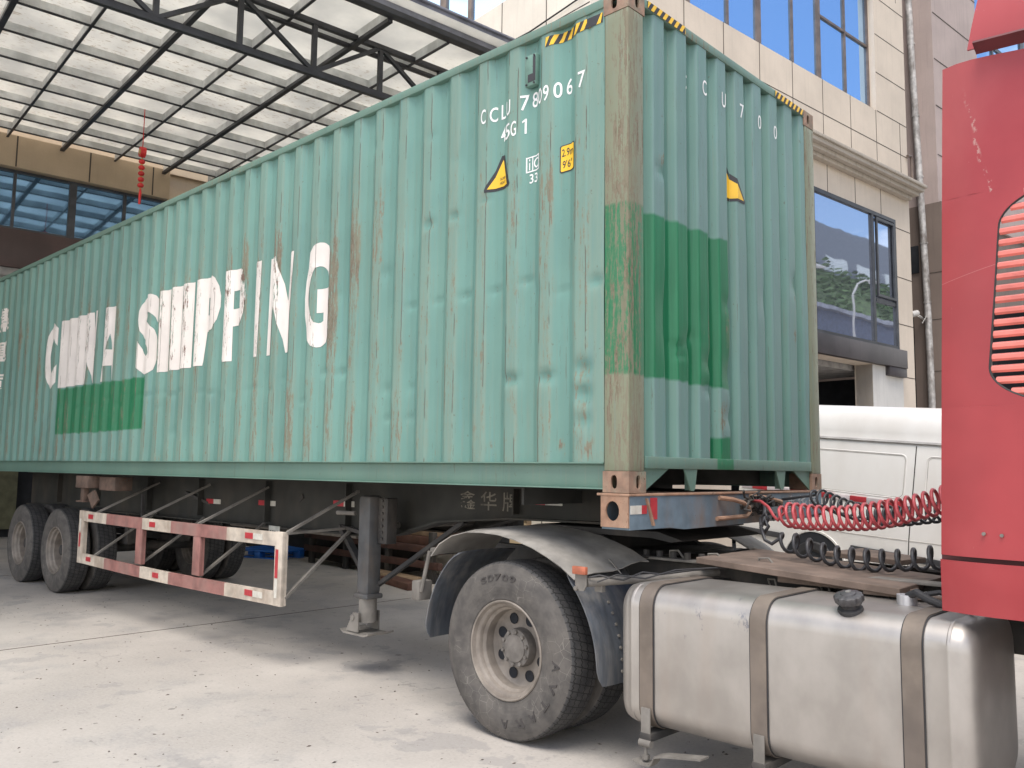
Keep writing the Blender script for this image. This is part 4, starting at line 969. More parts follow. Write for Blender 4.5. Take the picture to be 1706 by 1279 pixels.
def strap(x, parent):
    b = BM(); wd = .040
    prof = rounded(TY0-.004, TY1+.004, TZ0-.004, TZ1+.004, .119); prof2 = rounded(TY0-.010, TY1+.010, TZ0-.010, TZ1+.010, .125); n_ = len(prof)
    V = [[b.verts.new((x+dx, p[0], p[1])) for p in pr__] for dx, pr__ in ((-wd, prof), (-wd, prof2), (wd, prof2), (wd, prof))]
    for k in range(n_):
        j = (k+1) % n_
        for q in range(4): b.faces.new((V[q][k], V[q][j], V[(q+1) % 4][j], V[(q+1) % 4][k]))
    bmesh.ops.recalc_face_normals(b, faces=b.faces[:]); s_ = link('tank_strap', b, M_strap, parent)
    b = BM(); pA = rounded(TY0-.001, TY1+.001, TZ0-.001, TZ1+.001, .116); pB = rounded(TY0-.0055, TY1+.0055, TZ0-.0055, TZ1+.0055, .120)
    V = [[b.verts.new((x+dx, p[0], p[1])) for p in q_] for dx, q_ in ((-wd-.006, pA), (-wd-.006, pB), (wd+.006, pB), (wd+.006, pA))]
    for k in range(n_):
        j = (k+1) % n_
        for q in range(4): b.faces.new((V[q][k], V[q][j], V[(q+1) % 4][j], V[(q+1) % 4][k]))
    bmesh.ops.recalc_face_normals(b, faces=b.faces[:]); link('strap_liner', b, M_rub, s_)
    b = BM(); abox(b, x-.028, x+.028, TY0-.018, TY0-.008, .225, .41, .003); tube(b, [(x-.035, TY0-.013, .235), (x+.035, TY0-.013, .235)], .020, 12)
    tube(b, [(x, TY0-.012, .22), (x, TY0-.012, .150)], .010, 8); tube(b, [(x, TY0-.012, .178), (x, TY0-.012, .158)], .020, 6)
    path = [(x-.06, .150), (x-.045, .142), (x+.04, .142), (x+.055, .16), (x+.07, .19), (x+.12, .205), (x+.34, .24)]
    for (xa, za), (xb, zb) in zip(path, path[1:]): prism(b, [(xa, za), (xb, zb), (xb, zb-.010), (xa, za-.010)], 1, TY0-.045, TY0+.03)
    link('strap_clamp', b, M_dust, s_)
    b = BM(); abox(b, x-.035, x+.035, TY0-.02, .80, TZ0-.055, TZ0-.014, .004); abox(b, x-.035, x+.035, .66, .78, TZ0-.05, 1.0, .004); link('tank_bracket', b, M_chasd, s_)
for x in (.135, .765, 1.455): strap(x, tank)
# filler cap
b = BM(); cx, cy, cz = 1.17, .055, 1.005; tl = Vector((0, -.30, 1)).normalized(); c0 = Vector((cx, cy, cz))
ax, ay = frame_of(tl)
def latz(b, prof, seg=36, lob=0.):
    rg = []
    for r_, h in prof:
        rg.append([b.verts.new(c0+tl*h+(ax*math.cos(2*math.pi*k/seg)+ay*math.sin(2*math.pi*k/seg))*(r_*(1-(lob if r_ > .05 and h > .045 else 0)*(.5+.5*math.cos(k*2*math.pi/seg*12))))) for k in range(seg)])
    for a, c in zip(rg, rg[1:]):
        for k in range(seg): b.faces.new((a[k], a[(k+1) % seg], c[(k+1) % seg], c[k]))
    b.faces.new(rg[-1]); bmesh.ops.recalc_face_normals(b, faces=b.faces[:])
latz(b, [(.050, -.01), (.056, .012), (.054, .02), (.040, .026), (.040, .036), (.052, .042)]); fc = link('filler_neck', b, M_rub, tank)
b = BM(); latz(b, [(.050, .041), (.056, .047), (.064, .056), (.066, .070), (.063, .080), (.052, .086), (.034, .087), (.032, .091), (.020, .096), (.010, .097)], 72, .10); link('filler_cap', b, worn('cap_plastic', (.05, .048, .05), .35), tank)
b = BM(); tube(b, [c0+tl*.096, c0+tl*.0985], .012, 12); link('cap_badge', b, M_alu, tank)
b = BM(); tube(b, [(1.30, .38, 1.0), (1.30, .38, 1.065)], .045, 18); link('sender_unit', b, worn('bright_zinc', (.6, .6, .62), .4, .7), tank)
b = BM(); tube(b, [(1.31, .37, 1.06), (1.36, .33, 1.085), (1.42, .31, 1.06), (1.50, .33, 1.03)], .018, 10); tube(b, [(1.3, .4, 1.05), (1.42, .45, 1.08), (1.6, .45, 1.05), (1.8, .5, 1.05), (2.1, .6, 1.0)], .012, 8); tube(b, [(1.55, .3, 1.02), (1.7, .25, 1.06), (1.85, .3, 1.05), (2.1, .4, .98)], .010, 8)
link('fuel_line', b, M_rub, tank)
# --- things right of the tank under the cab
b = BM(); abox(b, 1.95, 2.02, .55, .62, .55, 1.05); bar(b, (1.72, .66, .95), (2.3, .66, .45), .05, .03); abox(b, 1.8, 2.5, .70, .78, .62, .78); tube(b, [(1.9, .55, .9), (2.3, .55, .9)], .07, 14); link('step_bracket', b, worn('rusty_red_steel', (.10, .045, .035), .8, rust=.3), tk)
# --- red cab
CY = 0.0
def fair_y(x):      # the trailing edge of the fairing turns inwards
    t = max(0, 1.80-x)/.25; return .004+.055*t*t
def lean(z): return .035*max(0, z-1.3)
def xl(z): return 1.552+(max(0, z-1.05))*.030
LO = dict(x0=1.775, x1=2.55, z0=1.93, z1=2.76, r=.10)
b = BM()
def infill(poly_outer, hole=None):
    pass
# side fairing panel: columns with an opening
colx = [0, .03, .06, .10, .15, .20, .225]
zz = [1.30+i*.07 for i in range(31)]
def panel_sheet(b, xf0, xf1, z0, z1, nx=10, nz=20, th=.006, top=None, y_off=0):
    rows = []
    for j in range(nz+1):
        z = z0+(z1-z0)*j/nz; rows.append([])
        for i in range(nx+1):
            x0 = xf0(z) if callable(xf0) else xf0; x1 = xf1(z) if callable(xf1) else xf1; x = x0+(x1-x0)*i/nx; zt = z
            rows[-1].append((x, fair_y(x)+lean(z)+y_off+noise.noise((x*3, z*2, 4))*.006, zt))
    sheet(b, rows, th)
# opening outline with rounded corners, left side slightly leaning
def open_x(z):   # left limit of the opening at height z (None = no opening)
    if z < 1.90 or z > 2.80: return None
    r1 = .16; base = 1.765+.07*(z-1.93)/.83
    if z < 2.06: t = (2.06-z)/.16; return base+.32*(1-math.sqrt(max(0, 1-t*t)))
    if z > 2.64: t = (z-2.64)/.16; return base+.30*(1-math.sqrt(max(0, 1-t*t)))
    return base
XR = 2.62
panel_sheet(b, xl, XR, 1.288, 1.90, 16, 8); panel_sheet(b, xl, XR, 2.80, 3.40, 16, 8)
panel_sheet(b, xl, open_x, 1.90, 2.80, 6, 60); panel_sheet(b, lambda z: 2.50, XR, 1.90, 2.80, 2, 6)
# shape the top edge of the panel: falls gently to the front
for v in b.verts:
    if v.co.z > 3.3: v.co.z += -.05*max(0, v.co.x-1.7)/.3*.6
link('side_fairing', b, M_cab, tk)
b = BM(); panel_sheet(b, lambda z: 1.553, XR, 1.058, 1.268, 10, 4, y_off=.004); link('lower_skirt', b, M_cab, tk)
b = BM(); abox(b, 1.556, XR, .064, .070, 1.22, 1.34); link('panel_gap', b, M_cabd, tk)
b = BM()
for i in range(18):
    z = 1.955+i*.0475
    xa = open_x(z)
    rows = [[(xa+.005+(2.51-xa)*k/8, .004+lean(z)+yy, z+hz) for k in range(9)] for yy, hz in ((.010, -.014), (.002, -.006), (.003, .006), (.014, .013), (.035, .017))]; sheet(b, rows, .004)
link('louver_slat', b, worn('lit_red_slat', (.62, .16, .13), .35), tk)  # paler than the cab red: light on the slat tops put into the colour
b = BM(); 
prev = None
pts = []
for k in range(61):
    z = 1.903+(2.797-1.903)*k/60; pts.append((open_x(z), .006+lean(z), z))
tube(b, [(2.5, .006+lean(1.9), 1.903)]+pts+[(2.5, .006+lean(2.8), 2.797)], .006, 6); link('louver_rim', b, M_seam, tk)
b = BM()
for (x, z) in ((1.735, 1.385), (1.80, 1.382)): tube(b, [(x, .01, z), (x, -.002, z)], .007, 10)
link_split('panel_bolt', b, M_hub, tk)
# roof deflector
b = BM(); rows = []
for j in range(9):
    z = 3.435+j*.09; rows.append([(1.735+.03*j*.6+k*.11, .065+j*j*.0035, z-.02*k*.3) for k in range(10)])
sheet(b, rows, .01)
rows = [[(1.735+.15+k*.11, .25+2.0*j/8, 4.16-.02*k*.3) for k in range(10)] for j in range(9)]; sheet(b, rows, .01)
link('roof_deflector', b, M_cab, tk)
b = BM(); rows = [[(1.77+k*.11, .01+.05*j, 3.44-.02*k*.3-.03*math.sin(j*1.5)) for k in range(9)] for j in range(3)]; sheet(b, rows, .012); link('deflector_edge', b, M_cabd, tk)
# far fairing, cab body, windscreen, door, front wheel (outside the frame, built plainly)
b = BM(); rows = [[(xl(z)+k*.14, WY-.03, z) for k in range(8)] for z in [1.1+.25*j for j in range(10)]]; sheet(b, rows, .006); link('side_fairing', b, M_cab, tk)
b = BM(); abox(b, 2.62, 4.6, .04, 2.40, 1.0, 3.35, .10); link('cab_body', b, M_cab, tk)
b = BM(); abox(b, 3.35, 4.3, .034, .05, 2.1, 2.95, .02); link('door_window', b, M_glL, tk)
b = BM(); abox(b, 4.58, 4.61, .25, 2.2, 2.1, 3.05, .01); link('windscreen', b, M_glL, tk)
b = BM(); abox(b, 4.2, 4.75, .05, 2.39, .38, .98, .06); link('bumper', b, M_cab, tk)
wheel(tk, 3.3, .05, .53, deep=.06, hub=True); wheel(tk, 3.3, 2.39, .53, deep=.06, flip=True, hub=True)
b = BM(); abox(b, 1.66, 2.5, .5, 2.1, 1.35, 2.38, .03); link('louver_dark_block', b, M_dark, tk)  # black block added so the lower louver looks dark inside
b = BM(); abox(b, 1.9, 2.6, .9, 1.5, .55, 1.05, .03); abox(b, 2.3, 2.55, 1.9, 2.2, 1.1, 3.2, .05); link('exhaust_stack', b, M_chasd, tk)

# ================================================================== COILED HOSES
def coil(name, label, P0, P1, sag, rad, turns, r, mat, lead=None, tail=None, dense=None):
    P0, P1 = Vector(P0), Vector(P1); pts = []; N = turns*14
    if lead: pts += [Vector(p) for p in lead]
    d = (P1-P0).normalized(); x, y = frame_of(d)
    for i in range(N+1):
        t = i/N; c = P0.lerp(P1, t)+Vector((0, 0, -sag*4*t*(1-t)*(1+.15*math.sin(5*t))))
        e = min(1, i/6, (N-i)/6); a = 2*math.pi*turns*t; k_ = rad*e*(1+.06*math.sin(t*17))
        pts.append(c+x*k_*math.cos(a)+y*k_*math.sin(a))
    if tail: pts += [Vector(p) for p in tail]
    b = BM(); tube(b, pts, r, 8); return tag(link(name, b, mat, sharp=180), label, 'hose', 'coiled air hoses between trailer and cab')
coil('coiled_hose', 'bright red coiled air hose stretched from the trailer front to the red cab', (.38, 1.02, 1.375), (1.62, .92, 1.60), .075, .068, 27, .0095, M_wire, lead=[(.05, 1.28, 1.44), (.14, 1.22, 1.44), (.24, 1.12, 1.41), (.31, 1.05, 1.36), (.36, 1.0, 1.34)], tail=[(1.9, .9, 1.62)])
coil('coiled_hose', 'black coiled air hose hanging just behind the red one', (.25, 1.75, 1.475), (1.50, 1.15, 1.49), .10, .055, 22, .009, M_bhose, lead=[(.02, 1.75, 1.44)], tail=[(1.9, 1.0, 1.55)])
coil('coiled_hose', 'black coiled electric hose sagging low over the deck boards', (.38, .98, 1.235), (1.48, .86, 1.24), .075, .055, 13, .0105, M_bhose,
     lead=[(.08, 1.38, 1.42), (.12, 1.30, 1.36), (.15, 1.22, 1.31), (.20, 1.16, 1.30), (.235, 1.13, 1.34), (.22, 1.12, 1.37), (.18, 1.13, 1.34), (.20, 1.10, 1.28), (.25, 1.05, 1.26), (.29, 1.02, 1.30), (.27, 1.02, 1.335), (.24, 1.02, 1.29), (.28, .99, 1.22), (.33, .98, 1.20)], tail=[(1.8, .9, 1.35)])

# ================================================================== VAN (long axis tips up towards its rear)
van = thing('white_van', 'white high-roof panel van parked beyond the truck deck, with red and white tape', 'van')
vm = Matrix(((.97825, .1916+.0, .0), (0, 0, 0), (0, 0, 0)))
ex = Vector((.97825129, -.19160646, -.07944416)).normalized(); ez = Vector((0, 0, 1)); ez = (ez-ex*ez.dot(ex)).normalized(); ey = ez.cross(ex)
VM = Matrix((ex, ey, ez)).transposed().to_4x4(); VM.translation = Vector((-1.58, 5.73, .235)); van.matrix_world = VM
# body section profile (y outward negative = near side), local z from ground
sec = [(-.0, .38), (-.015, .50), (-.02, .80), (-.0, 1.10), (.02, 1.30), (.055, 1.78), (.075, 1.83), (.085, 1.90), (.105, 2.02), (.16, 2.11), (.28, 2.165), (.60, 2.20), (.85, 2.205)]
sec_full = sec+[(1.70-p[0], p[1]) for p in sec[::-1]]
b = BM(); xs_ = [-1.15, -1.10, -1.0, -.5, 0, .5, 1, 1.5, 2.0, 2.4, 2.9, 3.3, 3.7]; rg = []
for i, x in enumerate(xs_):
    sh = 1-.03*(i == 0); drop = 0 if x < 2.4 else (x-2.4)**2*.55
    rg.append([b.verts.new((x, .85+(p[0]-.85)*sh, p[1]-(drop*(max(0, p[1]-.7)/1.5) if x > 2.4 else 0)-(.02 if i == 0 else 0))) for p in sec_full])
for a, c in zip(rg, rg[1:]):
    for k in range(len(a)): b.faces.new((a[k], c[k], c[(k+1) % len(a)], a[(k+1) % len(a)]))
b.faces.new(rg[0]); b.faces.new(rg[-1][::-1]); bmesh.ops.recalc_face_normals(b, faces=b.faces[:])
link('body', b, M_van, van)
def vy(z):
    for (y0, z0), (y1, z1) in zip(sec, sec[1:]):
        if z0 <= z <= z1: return y0+(y1-y0)*(z-z0)/(z1-z0)
    return 0
def vpath(pts, r, name, mat, parent=van, off=.0):
    b = BM(); tube(b, [(x, vy(z)-off, z) for x, z in pts], r, 6); return link(name, b, mat, parent)
b = BM(); rows = [[(x, vy(1.785)-.012+.012*j, 1.80+.01*j) for x in (-1.1, 0, 1, 2.3)] for j in range(3)]; sheet(b, rows, .012); link('rain_gutter', b, worn('grey_gutter', (.30, .29, .28), .5), van)
def rrect(x0, x1, z0, z1, r):
    P = rr(x0, x1, z0, z1, r); return P+[P[0]]
M_vsh = worn('van_recess_shade', (.50, .475, .44), .4)  # darker van white, painting the shade along recesses and creases
for (x0, x1) in ((-.95, 1.02), (1.24, 2.25)):
    P = rrect(x0, x1, 1.22, 1.68, .06)
    vpath(P, .008, 'pressed_panel', M_van, off=-.003)
    P2 = rrect(x0+.014, x1-.014, 1.232, 1.668, .05); vpath(P2, .004, 'recess_shade', M_vsh, off=-.0005)
b = BM(); abox(b, 1.110, 1.120, -.026, .08, .40, 1.78)
for v in b.verts: v.co.y = vy(v.co.z)+(-.003 if v.co.y < 0 else .01)
bmesh.ops.subdivide_edges(b, edges=[e for e in b.edges if e.calc_length() > 1], cuts=12)
for v in b.verts: v.co.y = vy(min(1.78, max(.39, v.co.z)))-.003
link('door_seam', b, M_seam, van)
vpath([(-.9, .83), (-.2, .79), (.4, .78), (1.1, .80)], .004, 'crease_shade', M_vsh, off=.001); vpath([(1.12, .80), (2.3, .84)], .004, 'crease_shade', M_vsh, off=.001)
for (x0, x1) in ((-1.14, -.42), (.46, 1.105), (1.125, 2.5)):
    b = BM(); abox(b, x0, x1, vy(.62)-.022, vy(.62)+.01, .59, .655, .006); link('side_trim', b, M_vstr, van)
M_tpw = worn('tape_white', (.62, .55, .56), .3); x = -1.08; k = 0
for wd_, c_ in ((.16, 0), (.22, 1), (.20, 0), (.13, 0), (.22, 1), (.20, 0), (.16, 1), (.2, 0), (.2, 1), (.2, 0), (.2, 1), (.2, 0)):
    b = BM(); abox(b, x, x+wd_-.004, vy(1.15)-.012, vy(1.15)+.01, 1.13, 1.19, .001); link('reflective_tape', b, [M_tr if c_ else M_tpw][0], van); x += wd_
b = BM(); lathe_y(b, [(.40, -.03), (.42, -.032), (.425, .02), (.40, .03)], c=(0, 0, .33), seg=30, a0=R(8), a1=R(172)); link('wheel_arch', b, M_van, van)
b = BM(); lathe_y(b, [(.395, -.0235), (.0005, -.0235)], c=(0, 0, .33), seg=40); link('wheel_well', b, M_dark, van)
for (x, y, fl_) in ((0, -.045, False), (0, 1.74, True), (2.7, -.045, False), (2.7, 1.74, True)):
    e = bpy.data.objects.new('wheel', None); COL.objects.link(e); e.parent = van; e.location = (x, y, .31)
    if fl_: e.rotation_euler = (0, 0, math.pi)
    b = BM(); lathe_y(b, [(.20, .02), (.23, .0), (.30, .005), (.32, .03), (.322, .17), (.20, .18)], seg=36); link('tyre', b, M_rub, e)
    b = BM(); lathe_y(b, [(.20, .02), (.19, .04), (.10, .05), (.09, .03), (.0005, .025)], seg=30); link('rim', b, M_hub, e)
b = BM(); prism(b, [(3.0, 1.15), (3.68, 1.15), (3.2, 1.75), (2.55, 1.85), (2.5, 1.2)], 1, .035, 1.66); link('cab_glass', b, M_glL, van)

# ================================================================== BUILDINGS (frame: u along the facades, v away to the left)
FR = R(83.92384); FO = (2.7537, -3.81558, 0)
def bthing(name, label, cat, group=None):
    return thing(name, label, cat, FO, FR, group)
B = bthing('office_building', 'beige panelled office building with blue mirrored windows and a stone cornice, beyond the white van', 'building')
# facade B plane v=7.8 (front faces -v), u 7.93..17.2 ; side A plane u=7.93 (faces -u)
def fbox(b, u0, u1, v0, v1, z0, z1, bev=0): abox(b, u0, u1, v0, v1, z0, z1, bev)
V0, U0, U1 = 7.8, 7.93, 17.25
W2 = [(9.15, 10.05), (10.05, 12.12), (12.12, 14.12), (14.12, 15.92)]     # upper window bays
def holes(b, u0, u1, z0, z1, hs, v, th=.35):
    """wall sheet in the u/z plane with rectangular openings"""
    us = sorted({u0, u1} | {h[0] for h in hs} | {h[1] for h in hs}); zs_ = sorted({z0, z1} | {h[2] for h in hs} | {h[3] for h in hs})
    for a, c in zip(us, us[1:]):
        for d, e in zip(zs_, zs_[1:]):
            if any(h[0] <= a+1e-6 and c <= h[1]+1e-6 and h[2] <= d+1e-6 and e <= h[3]+1e-6 for h in hs): continue
            abox(b, a, c, v, v+th, d, e)
HB = [(12.5, 15.98, 8.80, 11.4), (8.5, 12.5, 8.80, 11.4), (12.3, 16.55, 4.06, 6.68), (11.0, 15.50, -.1, 3.70), (8.5, 16.0, 13.0, 15.6)]
b = BM(); holes(b, U0+.36, U1, 0, 17, HB, V0)
link('front_wall', b, M_panel, B)
HA = [(8.2+.2, 17.5, 8.80, 11.4), (8.4, 17.5, 13.0, 15.6)]
b = BM()
us = [V0, 10.0, 18.0]
for (z0, z1, a, c) in ((0, 8.80, V0, 18), (8.80, 11.4, V0, 8.9), (11.4, 17, V0, 18)): abox(b, U0, U0+.35, a, c, z0, z1)
link('side_wall', b, M_cream, B)
b = BM(); abox(b, U0+.4, U1-.1, V0+.5, 18, 3.75, 16.9); link('inner_core', b, M_dark, B)
b = BM(); abox(b, U0+.3, U1-.05, V0+.35, 18, 16.9, 17.05); link('roof', b, M_soff, B)
# panel joints
b = BM()
for u in [8.95+1.0*k for k in range(9)]:
    for (z0, z1) in ((7.55, 8.80), (11.4, 13.0), (15.6, 17)): abox(b, u-.008, u+.008, V0-.003, V0+.003, z0, z1)
for u in (13.04, 14.04, 15.04, 16.04): abox(b, u-.008, u+.008, V0-.003, V0+.003, 6.70, 7.22)
for (u0, u1, z) in ((U0, U1, 8.14), (16.6, U1, 6.55), (16.6, U1, 5.55), (16.6, U1, 4.6), (16.6, U1, 3.55), (16.6, U1, 2.5), (16.0, U1, 9.6), (16.0, U1, 8.8), (16.0, U1, 10.4), (16.0, U1, 11.2)): abox(b, u0, u1, V0-.003, V0+.003, z-.008, z+.008)
link_split('panel_joint', b, M_joint, B)
b = BM()
for v in (8.69, 9.70, 10.7, 11.7, 12.7, 13.7, 14.7, 15.7): abox(b, U0-.003, U0+.003, v-.008, v+.008, 0, 8.79)
abox(b, U0-.003, U0+.003, V0+.01, 18, 7.99, 8.006)
link_split('panel_joint', b, M_joint, B)
# cornice
b = BM()
for (p, z0, z1) in ((.34, 7.44, 7.50), (.30, 7.36, 7.44), (.22, 7.28, 7.36), (.12, 7.20, 7.28)): abox(b, 10.6, 17.02+p, V0-p, V0+.002-.003, z0, z1, .01)
link('cornice', b, M_corn, B)
# windows
def window(parent, u0, u1, z0, z1, v, mull, trans, mg, mf, fw=.045, dep=.06, facing=-1, axis='u'):
    """framed window; recessed glass; mull = list of u, trans = list of (u0,u1,z)"""
    f = BM(); gdep = v+dep
    def bb(bm, a0, a1, d0, d1, h0, h1):
        if axis == 'u': abox(bm, a0, a1, d0, d1, h0, h1)
        else: abox(bm, d0, d1, a0, a1, h0, h1)
    for (a, c) in ((u0, u0+fw), (u1-fw, u1)): bb(f, a, c, v+.02, gdep+.02, z0, z1)
    for (d, e) in ((z0, z0+fw), (z1-fw, z1)): bb(f, u0+fw, u1-fw, v+.02, gdep+.02, d, e)
    for (m, t) in mull: bb(f, m-t/2, m+t/2, v+.025, gdep+.02, z0+fw, z1-fw)
    for (a, c, z) in trans: bb(f, a+fw/2, c-fw/2, v+.03, gdep+.015, z-fw/2, z+fw/2)
    fo = link('window', f, mf, parent); gm = BM(); bb(gm, u0+.01, u1-.01, gdep, gdep+.01, z0+.01, z1-.01); link('pane', gm, mg, fo)
    return fo
window(B, 8.5, 15.98, 8.80, 11.4, V0+.10, [(9.2, .04), (10.2, .13), (11.26, .04), (12.14, .13), (13.20, .04), (14.09, .12), (15.06, .04)], [(14.15, 15.98, 10.16)], M_glU, M_frameb)
window(B, 8.5, 16.0, 13.0, 15.6, V0+.10, [(9.2, .05), (10.2, .22), (11.26, .05), (12.16, .22), (13.20, .05), (14.10, .20), (15.06, .05)], [(8.5, 16, 14.4)], M_glU, M_frameb)
window(B, 12.3, 16.55, 4.06, 6.68, V0-.06, [(13.5, .05), (15.62, .08)], [(15.66, 16.5, 4.95)], M_glL, M_frame, .07, .06)
b = BM(); 
for a, c, z0, z1 in ((15.72, 16.46, 5.02, 6.58),):
    for (p, q, r_, s_) in ((a, a+.05, z0, z1), (c-.05, c, z0, z1), (a+.05, c-.05, z0, z0+.05), (a+.05, c-.05, z1-.05, z1)): abox(b, p, q, V0-.058, V0-.02, r_, s_)
link('casement', b, M_frame, B)
window(B, 8.5, 17.3, 8.80, 11.4, U0+.10, [(8.9, .08), (9.55, .05), (10.70, .10), (11.46, .18), (12.2, .05), (13.0, .18), (14, .05), (15, .18)], [(8.5, 17.3, 10.3)], M_glU, M_frameb, axis='v')
# beam under the bay window, opening below
b = BM(); abox(b, 11.2, 16.70, V0-.12, V0-.002, 3.70, 4.055, .006); abox(b, 16.0, 16.70, V0-.10, V0-.004, 3.52, 3.699, .004); link('lintel_beam', b, M_sill, B)
b = BM(); abox(b, 15.50, 16.72, V0+.004, V0+.34, 0, 3.69); 
for v in b.verts: v.co.y -= .012
link('plaster_pier', b, M_whwall, B)
b = BM(); abox(b, 8.3, 16.5, V0+.40, 12.2, 3.60, 3.72); link('soffit', b, M_soff, B)
b = BM(); abox(b, 8.3, 17, 12.2, 12.3, 0, 3.6); abox(b, 8.3, 8.4, V0+.4, 12.2, 0, 3.6); abox(b, 16.9, 17, V0+.4, 12.2, 0, 3.6); link('inner_wall', b, M_dark, B)
# small drain stub at the corner
b = BM(); tube(b, [(17.15, V0-.05, 8.15), (17.3, V0-.05, 8.18), (17.33, V0-.05, 8.1), (17.33, V0-.05, 7.5)], .03, 8); link('overflow_pipe', b, M_frameb, B)
# red paper decoration seen in the dark opening
b = BM(); prism(b, [(-.10, 0), (.10, 0), (.13, .25), (.10, .5), (.13, .78), (-.13, .78), (-.10, .5), (-.13, .25)], 1, 0, .02)
tag(link('door_banner', b, worn('faded_red_paper', (.20, .025, .02), .8), None, (FO[0]-1.0*9.2*math.sin(FR)+15.0*math.cos(FR), FO[1]+9.2*math.cos(FR)+15.0*math.sin(FR), 2.3), (0, 0, FR)), 'faded red paper banner hanging in the dark doorway behind the van', 'banner')

# ---- building C further along, with the downpipe
Cb = bthing('side_building', 'mauve clad building with tall blue windows behind the red cab', 'building')
b = BM(); abox(b, 20.0, 20.3, 8.70, 16, 7.95, 20); abox(b, 17.26, 20, 15.9, 16, 0, 20); link('side_wall', b, M_mauve, Cb)
b = BM(); abox(b, 20.0, 20.3, 8.3, 9.02, 0, 7.95); abox(b, 20.0, 20.3, 9.02, 9.5, 5.45, 7.95); abox(b, 20.0, 20.3, 9.5, 16, 0, 7.95); abox(b, 20.3, 26, 8.42, 8.7, 0, 7.95); link('lower_wall', b, M_mauved, Cb)
b = BM(); abox(b, 20.32, 24, 8.71, 9.4, 0, 6); link('dark_passage', b, M_dark, Cb)
HC = [(22.6, 33, 11.4, 19)]
b = BM(); holes(b, 20.0, 34, 7.95, 20, HC, 8.36, .34); link('front_wall', b, M_mauve, Cb)
b = BM()
for z in (9.1, 10.3, 11.45, 12.6, 13.8, 15.0): abox(b, 20.05, 22.6, 8.352, 8.362, z-.01, z+.01)
for z in (4.0, 5.2, 6.3): abox(b, 19.996, 20.006, 8.3, 8.75, z-.01, z+.01)
link_split('panel_joint', b, M_joint, Cb)
window(Cb, 22.6, 33, 11.4, 19, 8.36+.05, [(23.9, .10), (26.1, .30), (28.4, .10), (30.6, .3)], [(22.6, 33, 13.1), (22.6, 33, 14.9)], M_glU, M_frame, .10)
b = BM(); abox(b, 19.96, 19.998, 8.85, 9.12, 6.35, 7.0, .003); link('vent_opening', b, M_dark, Cb)
pipe = BM(); tube(pipe, [(19.88, 8.62, 3.0), (19.88, 8.64, 5.5), (19.87, 8.70, 8), (19.87, 8.80, 11.5), (19.87, 8.88, 16), (19.87, 8.95, 19.5)], .075, 14)
for z, v in ((5.6, 8.645), (7.0, 8.675), (8.6, 8.72), (10.1, 8.765), (11.9, 8.81)): tube(pipe, [(19.88, v, z-.02), (19.88, v, z+.02)], .09, 14)
pp = tag(link('drain_pipe', pipe, M_pipe, None, FO, (0, 0, FR)), 'peeling white drain pipe running up the mauve wall', 'pipe')
b = BM(); tube(b, [(19.75, 8.83, 5.36), (19.55, 8.88, 5.30)], .07, 12); tube(b, [(19.98, 8.8, 5.25), (19.8, 8.82, 5.3)], .03, 8); tube(b, [(19.98, 8.7, 5.2), (19.7, 8.6, 5.25), (19.7, 8.7, 5.1)], .012, 6)  # security camera with bracket and loose wires, not a light source
tag(link('security_camera', b, M_whwall, None, FO, (0, 0, FR)), 'small white security camera with loose wires beside the drain pipe', 'security camera')

# ---- building L at the left end
Lb = bthing('left_building', 'building with tan fascia, dark framed windows and brown granite where the canopy ends', 'building')
b = BM(); abox(b, -8, 5.54, 17.30, 17.75, 6.97, 7.56, .004); abox(b, 5.545, 7.92, 17.72, 18.0, 6.7, 7.6); link('fascia', b, M_fascia, Lb)
b = BM()
for u in (-.9, .35, 1.6, 2.82, 4.05, 5.21): abox(b, u-.012, u+.012, 17.296, 17.304, 6.98, 7.55)
link_split('panel_joint', b, M_joint, Lb)
window(Lb, -8, 7.9, 5.85, 6.96, 17.42, [(-1.9, .05), (-.95, .1), (0, .05), (.95, .1), (1.9, .05), (2.85, .05), (3.82, .13), (4.75, .06), (5.7, .1), (6.7, .06)], [], M_glW, M_frame, .05)
b = BM(); abox(b, -8, 7.9, 17.38, 17.8, 5.15, 5.85, .004); link('granite_band', b, M_gran, Lb)
b = BM(); abox(b, -8, 7.9, 17.6, 18.6, 7.6, 12); link('upper_wall', b, M_fascia, Lb)
b = BM(); abox(b, -8, 7.9, 17.5, 22, 4.9, 5.0); abox(b, -8, 7.9, 17.45, 17.6, 5.0, 5.149); link('soffit', b, M_soff, Lb)
b = BM(); abox(b, -8, 7.9, 22, 22.2, 0, 5); abox(b, -8.2, -8, 17.6, 22, 0, 12); link('back_wall', b, M_dark, Lb)
b = BM()
for u in (-4, 0, 4.2, 7.5): abox(b, u-.25, u+.25, 17.5, 18.0, 0, 4.9, .01)
link_split('column', b, M_gran, Lb)
b = BM(); abox(b, 3.30, 3.42, 17.36, 17.375, 5.27, 5.35, .004); tag(link('red_sign', b, M_lred, Lb), 'small red sign on the granite')
b = BM(); abox(b, -4, 4, 21.6, 21.9, .2, 2.2); link('stored_panel', b, worn('olive_sheet', (.10, .10, .06), .8), Lb)

